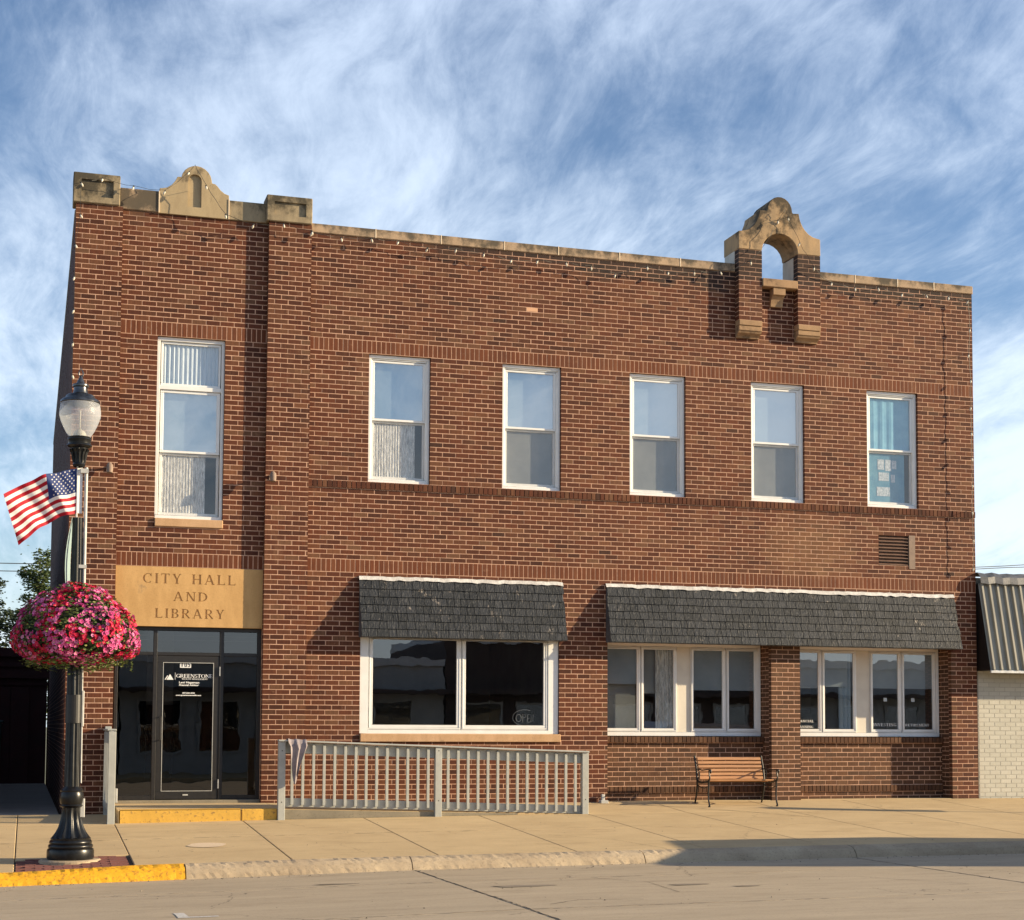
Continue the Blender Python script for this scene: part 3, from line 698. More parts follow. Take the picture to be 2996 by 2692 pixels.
# bell gable
OY = -.16
bo = bpy.data.objects.new('bell_gable', None); COL.objects.link(bo); bo.parent = hall
for a, b in ((11.617, 12.05), (12.727, 13.157)):
    bell = MB(); lay(bell, (a, OY, 0), ux, n_y, b - a, 8.165, 9.392, dep=.16); tag(bell.obj('pier_brickwork', 'brick', bo), kind='stuff')
    q = MB(); q.box(a + .002, b - .002, OY + .002, .0, 8.165, 9.39); q.obj('mortar_core', 'mortar', bo)
    q = MB(); q.box(a + .011, b - .011, .0, .36, 9.0, 9.39); q.obj('pier_core', 'brick', bo)
for bx_ in ((12.719, 12.7285, -.0, .40, 8.92, 9.37), (11.609, 11.6185, .0, .40, 9.17, 9.39), (12.7283, 13.14, .362, .40, 8.9, 9.39), (11.6183, 12.04, .362, .40, 8.9, 9.39)):
    q = MB(); q.box(*bx_); q.obj('cement_panel', 'cement_panel', bo)
op = [(12.727, 9.394), (13.160, 9.394), (13.156, 9.69), (13.09, 9.70), (13.02, 9.715), (12.94, 9.757), (12.87, 9.82), (12.825, 9.88), (12.785, 9.96), (12.765, 10.02), (12.752, 10.104), (12.636, 10.098)]
for i in range(12):
    t = R(0 + 180 * i / 11); op.append((12.385 + .235 * math.cos(t) + .005, 10.12 + .245 * math.sin(t)))
op += [(12.13, 10.10), (12.012, 10.10), (11.995, 10.017), (11.945, 9.895), (11.90, 9.83), (11.84, 9.775), (11.775, 9.735), (11.71, 9.712), (11.612, 9.70), (11.612, 9.394), (12.05, 9.394)]
for i in range(1, 12):
    t = R(180 - 180 * i / 12); op.append((12.388 + .338 * math.cos(t), 9.394 + .325 * math.sin(t)))
m = MB(); m.prism(op, OY - .01, .44); o = bevel(m.obj('arch_stone', 'arch_stone', bo), .008, 1)
stone('gable_sill', 'corbel_stone', 12.055, 12.722, OY - .02, .40, 8.775, 8.918, .01, bo)
for a, b in ((11.617, 12.05), (12.727, 13.157)):
    stone('corbel', 'corbel_stone', a, b, OY - .012, .0, 8.072, 8.163, .006, bo); stone('corbel', 'corbel_stone', a, b, OY + .002, .0, 7.985, 8.066, .006, bo)
    m = MB(); q = [(-.145, 7.985), (-.125, 7.95), (-.075, 7.925), (-.045, 7.90), (-.04, 7.88), (0, 7.878), (0, 7.985)]
    pts = [(a + .004, y_, z_) for y_, z_ in q]; pts2 = [(b - .004, y_, z_) for y_, z_ in q]
    m.poly(pts); m.poly(list(reversed(pts2)))
    for i in range(len(q)): j = (i + 1) % len(q); m.quad(pts[j], pts[i], pts2[i], pts2[j])
    m.obj('corbel', 'corbel_stone', bo)
m = MB(); q = [(-.155, 8.773), (-.155, 8.655), (-.11, 8.64), (-.065, 8.59), (-.045, 8.52), (-.04, 8.468), (0, 8.465), (0, 8.773)]
pts = [(12.27, y_, z_) for y_, z_ in q]; pts2 = [(12.495, y_, z_) for y_, z_ in q]; m.poly(pts); m.poly(list(reversed(pts2)))
for i in range(len(q)): j = (i + 1) % len(q); m.quad(pts[j], pts[i], pts2[i], pts2[j])
m.obj('bracket', 'corbel_stone', bo)
stone('stone_patch', 'patch_stone', pb[0] + .004, pb[1] - .004, -.002, .05, pb[2], pb[3], .003)
# vent
s = MB(); s.box(vent[1] - .10, vent[1] + .02, -.006, .08, 4.02, 4.61); s.obj('vent_frame', 'vent_frame', hall)
s = MB(); s.quad((vent[0], .06, vent[2]), (vent[1], .06, vent[2]), (vent[1], .06, vent[3]), (vent[0], .06, vent[3]))
for k in range(9):
    z = vent[2] + .01 + k * .058; s.hexa([(vent[0] + .005, .0, z), (vent[1] - .1, .0, z), (vent[1] - .1, .0, z + .008), (vent[0] + .005, .0, z + .008), (vent[0] + .005, .05, z + .03), (vent[1] - .1, .05, z + .03), (vent[1] - .1, .05, z + .038), (vent[0] + .005, .05, z + .038)])
s.obj('vent_grille', 'vent_metal', hall)

# ---- stroke letters
TK, TN = .155, .07
def arc(cx_, cy_, rx, ry, a0, a1, n, wf):
    out = []; prev = None
    for i in range(n + 1):
        t = R(a0 + (a1 - a0) * i / n); w = wf(t) / 2; c_ = (cx_, cy_); d = (math.cos(t), math.sin(t))
        p = ((cx_ + (rx + w) * d[0], cy_ + (ry + w * .6) * d[1]), (cx_ + (rx - w) * d[0], cy_ + (ry - w * .6) * d[1]))
        if prev: out.append([prev[1], prev[0], p[0], p[1]])
        prev = p
    return out
def bar(x0, y0, x1, y1, w):   # stroke with horizontal-cut ends for steep strokes
    if abs(y1 - y0) > abs(x1 - x0) * .3: return [[(x0 - w / 2, y0), (x0 + w / 2, y0), (x1 + w / 2, y1), (x1 - w / 2, y1)]]
    return [[(x0, y0 - w / 2), (x1, y1 - w / 2), (x1, y1 + w / 2), (x0, y0 + w / 2)]]
def serif(x, y, w=.26): return [[(x - w / 2, y), (x + w / 2, y), (x + w / 2, y + .05), (x - w / 2, y + .05)]]
wfv = lambda t: TN + (TK - TN) * abs(math.cos(t)) ** 1.3
def glyph(ch):
    V = lambda x, w=TK: bar(x, 0, x, 1, w) + serif(x, 0) + serif(x, .95)
    if ch == 'I': return V(.13), .26
    if ch == 'L': return V(.13) + bar(.1, .035, .6, .035, TN) + [[(.55, 0), (.62, 0), (.62, .2), (.58, .2)]], .62
    if ch == 'E': return V(.13) + bar(.1, .035, .6, .035, TN) + bar(.1, .965, .56, .965, TN) + bar(.1, .5, .48, .5, TN) + [[(.55, 0), (.62, 0), (.62, .2), (.58, .2)], [(.52, 1), (.52, .82), (.57, .82), (.57, 1)], [(.44, .38), (.49, .38), (.49, .62), (.44, .62)]], .62
    if ch == 'F': return V(.13) + bar(.1, .965, .56, .965, TN) + bar(.1, .5, .48, .5, TN) + [[(.52, 1), (.52, .82), (.57, .82), (.57, 1)]], .57
    if ch == 'T': return bar(.33, 0, .33, .96, TK) + serif(.33, 0) + bar(0, .965, .66, .965, TN) + [[(0, 1), (0, .8), (.045, .8), (.07, 1)], [(.59, 1), (.615, .8), (.66, .8), (.66, 1)]], .66
    if ch == 'Y': return bar(.35, 0, .35, .48, TK) + serif(.35, 0) + bar(.33, .45, .10, 1, TK) + bar(.37, .45, .6, 1, TN) + serif(.12, .95) + serif(.6, .95, .2), .7
    if ch == 'H': return V(.13) + V(.65) + bar(.1, .5, .7, .5, TN), .78
    if ch == 'A': return bar(.08, 0, .37, 1, TN) + bar(.68, 0, .37, 1, TK) + serif(.08, 0, .2) + serif(.68, 0) + bar(.16, .33, .6, .33, TN), .78
    if ch == 'N': return V(.11, TN) + bar(.68, 0, .68, 1, TN) + serif(.68, .95) + bar(.66, 0, .12, 1, TK), .76
    if ch == 'M': return V(.11, TN) + V(.82) + bar(.46, 0, .13, 1, TK) + bar(.46, 0, .80, 1, TN), .93
    if ch == 'W': return bar(.30, 0, .08, 1, TK) + bar(.30, 0, .48, 1, TN) + bar(.66, 0, .48, 1, TK) + bar(.66, 0, .88, 1, TN) + serif(.08, .95, .2) + serif(.88, .95, .2), .95
    if ch == 'V': return bar(.36, 0, .10, 1, TK) + bar(.36, 0, .62, 1, TN) + serif(.1, .95) + serif(.62, .95, .2), .7
    if ch == 'C': return arc(.42, .5, .34, .46, 50, 310, 14, wfv) + [[(.60, .70), (.68, .70), (.68, 1), (.64, 1)]], .72
    if ch == 'G': return arc(.42, .5, .34, .46, 50, 300, 14, wfv) + [[(.60, .70), (.68, .70), (.68, 1), (.64, 1)]] + bar(.64, .05, .64, .42, TK) + serif(.62, .40), .76
    if ch == 'O': return arc(.42, .5, .34, .46, 0, 360, 20, wfv), .84
    if ch == 'D': return V(.13) + arc(.26, .5, .42, .465, -90, 90, 12, wfv) + bar(.1, .035, .3, .035, TN) + bar(.1, .965, .3, .965, TN), .78
    if ch == 'B': return V(.13) + arc(.30, .755, .22, .21, -90, 90, 9, wfv) + arc(.30, .27, .26, .235, -90, 90, 9, wfv) + bar(.1, .035, .32, .035, TN) + bar(.1, .965, .32, .965, TN) + bar(.1, .52, .32, .52, TN), .64
    if ch == 'P': return V(.13) + arc(.32, .72, .22, .245, -90, 90, 9, wfv) + bar(.1, .475, .34, .475, TN) + bar(.1, .965, .34, .965, TN), .62
    if ch == 'R': return V(.13) + arc(.32, .73, .22, .235, -90, 90, 9, wfv) + bar(.1, .495, .34, .495, TN) + bar(.1, .965, .34, .965, TN) + bar(.66, 0, .32, .5, TK), .72
    if ch == 'S': return arc(.28, .73, .19, .225, 30, 270, 9, lambda t: TN + .04) + arc(.28, .27, .20, .235, -150, 90, 9, lambda t: TN + .05), .56
    return [], .38
def letter_polys(text, gap=.16):
    polys = []; x = 0
    for ch in text:
        p, w = glyph(ch); polys += [[(x + a, b) for a, b in q] for q in p]; x += w + gap
    return polys, x - gap
def decal(text, x0, x1, z0, h, y, mat, parent, name='lettering', gap=.16, d=.002):
    polys, w = letter_polys(text, gap); k = (x1 - x0) / w; m = MB()
    for i, p in enumerate(polys):
        yy = y - d - .00003 * (i % 7)
        m.poly([(x0 + a * k, yy, z0 + b * h) for a, b in p])
    return m.obj(name, mat, parent)

# name stone with cut letters
m = MB(); m.box(1.40, 3.617, -.012, .12, 2.72, 3.628); ns = m.obj('name_stone', 'name_stone', hall)
for text, x0, x1, z0, h in (('CITY HALL', 1.80, 3.195, 3.375, .150), ('AND', 2.262, 2.775, 3.112, .140), ('LIBRARY', 1.99, 3.03, 2.85, .142)):
    polys, w = letter_polys(text, .24); k = (x1 - x0) / w; c = MB()
    for i, p in enumerate(polys):
        dpt = -.0002 + .00003 * (i % 9) + .002
        q = [(x0 + a * k, z0 + b * h) for a, b in p]
        ar = sum(q[i_][0] * q[(i_ + 1) % len(q)][1] - q[(i_ + 1) % len(q)][0] * q[i_][1] for i_ in range(len(q)))
        if ar < 0: q.reverse()
        c.prism(q, -.05 - .0005 * (i % 5), dpt)
    cut(ns, c.obj('cutter', 'name_stone'), True)

# ---- windows
def frame_box(m, x0, x1, z0, z1, y0, y1, w, wb=None, wt=None):
    wb = wb or w; wt = wt or w
    m.box(x0, x1, y0, y1, z1 - wt, z1); m.box(x0, x1, y0, y1, z0, z0 + wb); m.box(x0, x0 + w, y0, y1, z0 + wb, z1 - wt); m.box(x1 - w, x1, y0, y1, z0 + wb, z1 - wt)
def pane(name, x0, x1, z0, z1, y, mat, par):
    a_, b_ = (rnd.uniform(-.004, .004), rnd.uniform(-.003, .003)) if mat == 'window_glass' else (0, 0)
    m = MB(); m.quad((x0, y, z0), (x1, y + b_, z0), (x1, y + b_ + a_, z1), (x0, y + a_, z1)); return m.obj(name, mat, par)
def wavy(name, x0, x1, z0, z1, y, mat, par, amp=.012, waves=14, taper=0):
    m = MB(); n = waves * 4; prev = None
    for i in range(n + 1):
        x = x0 + (x1 - x0) * i / n; a = amp * math.sin(i / n * waves * 2 * math.pi) + amp * .5 * math.sin(i * 1.7)
        if prev: m.quad((prev[0], y + prev[1], z0), (x, y + a, z0), (x, y + a * .6, z1), (prev[0], y + prev[1] * .6, z1))
        prev = (x, a)
    return m.obj(name, mat, par, smooth=False)
def double_hung(x0, x1, z0, z1, label, mid, lower):
    yf = .055
    m = MB(); frame_box(m, x0 + .004, x1 - .004, z0 + .004, z1 - .004, yf, yf + .10, .042, .045, .05)
    frame_box(m, x0 + .046, x1 - .046, z0 + .049, z1 - .054, yf + .018, yf + .10, .022, .02, .024)
    w = bevel(m.obj('window', 'white_paint', hall), .004, 1); w['label'] = label
    a, b = x0 + .070, x1 - .070; zc, zt, zb = mid, z1 - .082, z0 + .072
    m = MB(); frame_box(m, a, b, zc - .012, zt, yf + .028, yf + .06, .038, .035, .035); bevel(m.obj('sash', 'white_paint', w), .004)
    m = MB(); frame_box(m, a, b, zb, zc - .014, yf + .064, yf + .095, .036, .04, .03); bevel(m.obj('sash', 'white_paint', w), .004)
    pane('pane', a + .037, b - .037, zc + .022, zt - .034, yf + .045, 'window_glass' if k < 4 else 'lower_glass', w); pane('pane', a + .035, b - .035, zb + .039, zc - .043, yf + .08, 'lower_glass', w)
    pane('insect_screen', a + .002, b - .002, zb + .002, zc - .016, yf + .058, 'insect_screen', w)
    return w, (a, b, zb, zc, zt, yf)
names = ['first upper window right of the middle pier', 'second upper window', 'third upper window', 'fourth upper window under the bell gable', 'last upper window near the right corner']
for k, x in enumerate(WX):
    w, (a, b, zb, zc, zt, yf) = double_hung(x, x + WW, 5.088, 7.15, names[k], 6.105, k)
    if k < 4: pane('blind', a, b, zc - .02, zt, yf + .14, 'blind', w)
    if k == 0: wavy('curtain', a + .02, b - .15, zb, zc, yf + .093, 'lace_curtain', w, .004, 16)
    elif k < 4: pane('shade', a, b, zb, zc - .03, yf + .10, 'gray_shade', w)
    else:
        wavy('curtain', a, b, zc - .02, zt, yf + .075, 'poster_blue', w, .006, 5); pane('poster', a + .02, b - .12, zb, zc - .03, yf + .10, 'poster_blue', w)
        m = MB()
        for (px, pz, pw, ph) in ((.22, .62, .13, .18), (.37, .60, .12, .20), (.50, .64, .09, .15), (.24, .42, .2, .15), (.20, .15, .26, .16), (.48, .40, .08, .14)): m.quad((a + px, yf + .096, zb + pz), (a + px + pw, yf + .096, zb + pz), (a + px + pw, yf + .096, zb + pz + ph), (a + px, yf + .096, zb + pz + ph))
        m.obj('paper', 'paper', w)
# entrance window: transom over double hung
x0, x1 = 1.955, 2.985
m = MB(); frame_box(m, x0 + .004, x1 - .004, 4.378, 7.186, .055, .155, .045, .05, .055); m.box(x0 + .049, x1 - .049, .058, .15, 6.375, 6.44)
we = bevel(m.obj('window', 'white_paint', hall), .004); we['label'] = 'tall upper window over the carved name stone'
m = MB(); frame_box(m, 2.02, 2.925, 5.40, 6.37, .085, .12, .05, .035, .04); bevel(m.obj('sash', 'white_paint', we), .004)
m = MB(); frame_box(m, 2.02, 2.925, 4.44, 5.395, .122, .15, .04, .04, .03); bevel(m.obj('sash', 'white_paint', we), .004)
m = MB(); frame_box(m, 2.02, 2.925, 6.445, 7.125, .085, .12, .03, .03, .035); bevel(m.obj('sash', 'white_paint', we), .004)
pane('pane', 2.065, 2.88, 5.43, 6.335, .10, 'window_glass', we); pane('pane', 2.055, 2.89, 4.475, 5.37, .136, 'lower_glass', we); pane('pane', 2.045, 2.90, 6.47, 7.095, .10, 'lower_glass', we)
pane('insect_screen', 2.02, 2.925, 4.442, 5.39, .115, 'insect_screen', we)
wavy('curtain', 2.03, 2.90, 6.45, 7.12, .128, 'blue_curtain', we, .016, 13); pane('blind', 2.03, 2.92, 5.36, 6.38, .19, 'blind', we); wavy('curtain', 2.03, 2.72, 4.44, 5.38, .149, 'lace_curtain', we, .004, 15)
stone('window_sill', 'sill_stone', 1.955, 2.99, -.035, .1, 4.246, 4.372, .008)
# big shop window
m = MB(); m.box(5.164, 5.30, .03, .12, 1.108, 2.70); m.box(8.285, 8.456, .03, .12, 1.108, 2.70); m.box(5.30, 8.285, .03, .12, 1.108, 1.165); m.box(5.30, 8.285, .03, .12, 2.62, 2.70)
bwf = bevel(m.obj('shop_window', 'white_paint', hall), .004); bwf['label'] = 'wide two pane shop window under the first shingled awning'
for a, b in ((5.305, 6.815), (6.825, 8.28)):
    m = MB(); frame_box(m, a, b, 1.17, 2.615, .045, .09, .07, .075, .02); frame_box(m, a + .012, b - .012, 1.182, 2.61, .038, .045, .02, .02, .01); bevel(m.obj('sash', 'white_paint', bwf), .004)
    pane('pane', a + .07, b - .07, 1.245, 2.595, .068, 'dark_glass', bwf)
stone('window_sill', 'sill_stone', 5.165, 8.48, -.04, .1, .977, 1.105, .008)
# simple open sign in the glass
m = MB()
def ring(cx_, cz_, rx, rz, a0=0, a1=360, y_=.10): m.tube([(cx_ + rx * math.cos(R(a0 + (a1 - a0) * i / 12)), y_, cz_ + rz * math.sin(R(a0 + (a1 - a0) * i / 12))) for i in range(13)], .006, 5)
ring(7.80, 1.365, .045, .06); m.tube([(7.87, .1, 1.29), (7.87, .1, 1.42), (7.915, .1, 1.42), (7.925, .1, 1.385), (7.87, .1, 1.36)], .006, 5); m.tube([(7.99, .1, 1.30), (7.95, .1, 1.30), (7.95, .1, 1.42), (7.99, .1, 1.42)], .006, 5); m.tube([(7.95, .1, 1.36), (7.985, .1, 1.36)], .006, 5)
m.tube([(8.01, .1, 1.30), (8.01, .1, 1.42), (8.05, .1, 1.30), (8.05, .1, 1.42)], .006, 5)
ring(7.90, 1.37, .2, .13, 60, 290)
o = m.obj('neon_sign', 'neon_tube', bwf)
# bay windows
def bay(a, b, div, panel, label, zb=1.10, zt=2.66):
    y = .40
    m = MB(); m.box(a, b, y, y + .1, zb - .02, zb + .045); m.box(a, b, y, y + .1, zt - .07, zt + .03); m.box(a, a + .03, y, y + .1, zb + .045, zt - .07); m.box(b - .05, b, y, y + .1, zb + .045, zt - .07)
    w = bevel(m.obj('bay_window', 'white_paint', hall), .004); w['label'] = label
    m = MB(); m.box(panel[0], panel[1], y + .03, y + .09, zb + .045, zt - .07); m.obj('panel', 'cream_panel', w)
    for (p, q) in div:
        m = MB(); frame_box(m, p, q, zb + .048, zt - .072, y + .012, y + .06, .055, .06, .05); frame_box(m, p + .010, q - .010, zb + .058, zt - .08, y + .004, y + .012, .018, .018, .018); bevel(m.obj('casement', 'white_paint', w), .004)
        pane('pane', p + .054, q - .054, zb + .107, zt - .121, y + .035, 'bay_glass', w)
    return w
b1 = bay(9.31, 12.25, [(9.34, 10.035), (10.045, 10.70), (10.955, 11.60), (11.61, 12.20)], (10.70, 10.955), 'recessed shop window band behind the park bench')
b2 = bay(12.81, 15.735, [(12.84, 13.42), (13.43, 14.10), (14.37, 14.985), (14.995, 15.68)], (14.10, 14.37), 'recessed shop window band left of the right corner pier')
decal('FINANCIAL', 12.90, 13.275, 1.325, .042, .432, 'decal', b2); decal('PLANNING', 12.92, 13.265, 1.225, .042, .432, 'decal', b2)
decal('INVESTING', 14.44, 14.895, 1.265, .052, .432, 'decal', b2); decal('RETIREMENT', 15.075, 15.55, 1.265, .044, .432, 'decal', b2)
m = MB(); m.quad((14.65, .44, 1.70), (14.72, .44, 1.70), (14.715, .44, 1.765), (14.65, .44, 1.765)); m.quad((15.2, .44, 1.70), (15.27, .44, 1.70), (15.265, .44, 1.765), (15.2, .44, 1.765)); m.obj('sticker', 'decal', b2)
for (p, q, z_) in ((9.39, 9.99, 1.95), (11.0, 11.55, 1.86), (11.66, 12.16, 1.86)): pane('roller_blind', p, q, z_, 2.6, .455, 'mid_shade', b1)
for (p, q, z_) in ((12.88, 13.38, 1.92), (13.47, 13.95, 1.95), (14.42, 14.94, 1.93), (15.04, 15.64, 1.93)): pane('roller_blind', p, q, z_, 2.6, .455, 'mid_shade', b2)
wavy('curtain', 10.35, 10.68, 1.12, 2.58, .52, 'lace_curtain', b1, .02, 4); pane('roller_blind', 10.06, 10.36, 1.80, 2.58, .56, 'gray_shade', b1)
pane('roller_blind', 9.34, 10.02, 1.10, 2.58, .60, 'gray_shade', b1)
wavy('curtain', 13.80, 14.04, 1.10, 2.58, .50, 'blind', b2, .02, 3)
# entrance
m = MB(); yd = .09
m.box(1.42, 3.62, yd, yd + .09, 2.665, 2.718); m.box(1.42, 1.465, yd, yd + .09, .09, 2.665); m.box(3.565, 3.62, yd, yd + .09, .09, 2.665)
m.box(1.99, 2.045, yd, yd + .09, .09, 2.665); m.box(2.99, 3.05, yd, yd + .09, .09, 2.665)
for a, b in ((1.465, 1.99), (2.045, 2.99), (3.05, 3.565)): m.box(a, b, yd + .004, yd + .085, 2.285, 2.335)
m.box(1.465, 1.99, yd + .004, yd + .085, .09, .155); m.box(3.05, 3.565, yd + .004, yd + .085, .09, .155)
ef = bevel(m.obj('entrance_frame', 'dark_bronze', hall), .003)
for a, b in ((1.465, 1.99), (2.045, 2.99), (3.05, 3.565)): pane('pane', a, b, 2.335, 2.665, yd + .05, 'tinted_glass', ef)
for a, b in ((1.465, 1.99), (3.05, 3.565)): pane('pane', a, b, .155, 2.285, yd + .05, 'tinted_glass', ef)
m = MB()
for z in (2.60, 2.53): m.box(1.47, 3.56, .42, .44, z, z + .012)
m.obj('blind_rail', 'light_grey', ef)
m = MB(); m.box(1.42, 3.62, .0, .2, .03, .088); bevel(m.obj('threshold', 'old_concrete', hall), .006)
m = MB(); frame_box(m, 2.05, 2.985, .10, 2.28, yd + .01, yd + .06, .085, .12, .10); dr = bevel(m.obj('door', 'dark_bronze', hall), .003); dr['label'] = 'glazed black entrance door numbered 105'
pane('pane', 2.135, 2.90, .22, 2.18, yd + .035, 'tinted_glass', dr)
m = MB(); frame_box(m, 2.135, 2.90, .22, 2.18, yd + .005, yd + .0098, .008); m.obj('glazing_bead', 'light_grey', dr)
m = MB(); m.box(2.985, 2.997, yd - .012, yd + .0, 1.98, 2.12); m.box(2.985, 2.997, yd - .012, yd + .0, .26, .40); m.obj('hinge', 'galvanized', dr)
m = MB(); m.tube([(2.11, yd - .0, 1.35), (2.11, yd - .05, 1.35), (2.11, yd - .05, 1.0), (2.11, yd - .0, 1.0)], .012, 8); m.obj('door_handle', 'dark_bronze', dr)
m = MB(); m.box(2.46, 2.54, yd + .004, yd + .0095, .155, .175); m.obj('door_plate', 'light_grey', dr)
yg = yd + .033
m = MB(); m.box(2.39, 2.557, yg - .006, yg - .001, 2.10, 2.192); npl = m.obj('number_plate', 'decal', dr)
m = MB(); y_ = yg - .008
for q in ([(2.415, 2.115), (2.430, 2.115), (2.430, 2.18), (2.415, 2.175)], [(2.457, 2.12), (2.469, 2.12), (2.469, 2.175), (2.457, 2.175)], [(2.484, 2.12), (2.496, 2.12), (2.496, 2.175), (2.484, 2.175)], [(2.464, 2.113), (2.49, 2.113), (2.49, 2.123), (2.464, 2.123)], [(2.464, 2.172), (2.49, 2.172), (2.49, 2.182), (2.464, 2.182)],
          [(2.512, 2.17), (2.542, 2.17), (2.542, 2.182), (2.512, 2.182)], [(2.512, 2.145), (2.522, 2.145), (2.522, 2.17), (2.512, 2.17)], [(2.522, 2.145), (2.538, 2.145), (2.538, 2.155), (2.522, 2.155)], [(2.532, 2.122), (2.543, 2.122), (2.543, 2.149), (2.532, 2.149)], [(2.510, 2.113), (2.537, 2.113), (2.537, 2.123), (2.510, 2.123)]):
    m.poly([(a, y_ - .00005 * i, b) for i, (a, b) in enumerate(q)])
m.obj('number', 'decal_black', dr)
m = MB(); m.poly([(2.19, yg - .002, 1.915), (2.295, yg - .002, 1.915), (2.243, yg - .002, 2.002)]); m.poly([(2.162, yg - .002, 1.915), (2.178, yg - .002, 1.915), (2.214, yg - .002, 1.972), (2.205, yg - .002, 1.982)]); m.quad((2.318, yg - .002, 1.915), (2.323, yg - .002, 1.915), (2.323, yg - .002, 2.025), (2.318, yg - .002, 2.025)); m.obj('logo', 'decal', dr)
decal('GREENSTONE', 2.335, 2.885, 1.948, .056, yg, 'decal', dr, gap=.03); decal('WEALTH MANAGEMENT', 2.422, 2.81, 1.918, .022, yg, 'decal', dr, gap=.06)
def txt(body, x0, x1, z0, size, y, par, shear=0):
    c = bpy.data.curves.new('lettering', 'FONT'); c.body = body; c.size = size; c.shear = shear; c.offset = .0012; c.resolution_u = 2
    o = bpy.data.objects.new('lettering', c); COL.objects.link(o); bpy.context.view_layer.update(); dg = bpy.context.evaluated_depsgraph_get()
    me = bpy.data.meshes.new_from_object(o.evaluated_get(dg)); bpy.data.objects.remove(o); w = max(v.co.x for v in me.vertices) or 1
    for v in me.vertices: v.co = Vector((x0 + v.co.x * (x1 - x0) / w, y, z0 + v.co.y))
    me.materials.clear(); me.materials.append(MATS['decal']); q = bpy.data.objects.new('lettering', me); COL.objects.link(q); q.parent = par
txt('Levi Hageman', 2.378, 2.685, 1.862, .042, yg - .002, dr); txt('Financial Advisor', 2.378, 2.68, 1.824, .036, yg - .002, dr, .2)
txt('507-220-4020', 2.432, 2.62, 1.706, .026, yg - .002, dr); txt('www.greenstonewealth.com', 2.335, 2.715, 1.672, .026, yg - .002, dr)
m = MB(); m.box(2.0, 2.42, 1.6, 1.65, 1.55, 3); m.obj('partition', 'light_grey', hall); m = MB(); m.box(2.0, 2.42, 1.6, 1.65, .06, 1.545); m.obj('cabinet', 'shop_dark', hall)

# ------------------------------------------------------------------ shingled awnings
def awning(x0, x1, label, seed):
    rr = random.Random(seed); A = thing('shingled_awning', label, 'awning', (x0, 0, 2.62)); wm = Matrix.Translation((-x0, 0, -2.62))
    yt, zt, yb, zb = -.035, 3.51, -.275, 2.615
    m = MB(); m.hexa([(x0, yb + .02, zb), (x1, yb + .02, zb), (x1, yt + .01, zt), (x0, yt + .01, zt), (x0, -.003, zb), (x1, -.003, zb), (x1, -.003, zt), (x0, -.003, zt)])
    o = m.obj('awning_box', 'tarp', A); o.data.transform(wm)
    m = MB(); n = int((x1 - x0) / .09); prev = None
    for i in range(n + 1):
        x = x0 - .01 + (x1 - x0 + .02) * i / n; j = rr.uniform(-.006, .006); cur = [(x, -.003, 3.590 + j), (x, -.022 + j, 3.583 + j), (x, -.062 + j, 3.525 + j * 2)]
        if prev:
            for a in range(2): m.quad(prev[a + 1], cur[a + 1], cur[a], prev[a])
        prev = cur
    o = m.obj('flashing', 'white_flashing', A); o.data.transform(wm)
    L = math.hypot(yb - yt, zt - zb); tilt = math.atan2(yt - yb, zt - zb); ex = L / 7
    vars_ = []
    for w in (.085, .105, .125, .15, .18):
        q = MB(); q.hexa([(0, -.022, 0), (w - .008, -.024, 0), (w - .008, -.007, ex + .015), (0, -.007, ex + .015), (0, -.003, 0), (w - .008, -.003, 0), (w - .008, .0, ex + .015), (0, 0, ex + .015)])
        vars_.append((w, q.mesh('shingle', ['shingle'])))
    for r_ in range(7):
        t = r_ / 7; y = yb + (yt - yb) * t; z = zb + (zt - zb) * t; x = x0 - rr.uniform(0, .06)
        while x < x1 - .03:
            w, me = rr.choice(vars_)
            xs_ = max(x, x0 - .012)
            sc = 1.0 if x + w < x1 + .012 and x >= x0 - .012 else (min(x + w, x1 + .01) - xs_) / w
            if sc > .2:
                o = inst('shingle', me, A, (xs_ - x0, y - .004 + rr.uniform(-.002, .002), z - 2.62 - rr.uniform(0, .006)), (-tilt + rr.uniform(-.012, .012), rr.uniform(-.006, .006), 0), (sc, 1, 1))
            x += w
    return A
awning(5.135, 8.50, 'dark shingled awning over the wide two pane shop window', 3)
awning(9.27, 15.79, 'longer dark shingled awning above the park bench and corner windows', 5)

# ------------------------------------------------------------------ neighbour
nb = thing('painted_building', 'low cream painted brick building at the right edge of the photo', 'building', (16.3, 0, 0))
B2 = MB(); sv = list(singles); singles.clear()
lay(B2, (16.33, .06, 0), ux, n_y, 8, -.05, 2.9, pick=True)
m = MB(); m.quad((16.31, .0625, -.1), (25, .0625, -.1), (25, .0625, 3.9), (16.31, .0625, 3.9)); m.quad((16.31, .4, 3.95), (25, .4, 3.95), (25, 18, 3.95), (16.31, 18, 3.95)); m.quad((25, .066, -.1), (25, 18, -.1), (25, 18, 3.9), (25, .066, 3.9)); m.quad((16.31, .07, -.1), (16.31, 18, -.1), (16.31, 18, 3.9), (16.31, .07, 3.9))
nw = m.obj('wall', 'painted_mortar', nb); nw.data.transform(Matrix.Translation((-16.3, 0, 0)))
q = MB(); q.hexa([(-hx, 0, -hz), (hx, 0, -hz), (hx, 0, hz), (-hx, 0, hz), (-hx, .05, -hz), (hx, .05, -hz), (hx, .05, hz), (-hx, .05, hz)], 0, back=False); pme2 = q.mesh('brick', ['painted_brick'])
singles.sort(key=lambda s_: s_[0].x + (20 if s_[0].z > 2.35 else 0))
for P, h, item in singles[:280]:
    inst('brick', pme2, nw, (P.x - 16.3, P.y, P.z))
for P, h, item in singles[280:]: B2.hexa(*item, back=False)
o = B2.obj('brickwork', 'painted_brick', nw); o.data.transform(Matrix.Translation((-16.3, 0, 0))); tag(o, kind='stuff')
m = MB()
prev = None
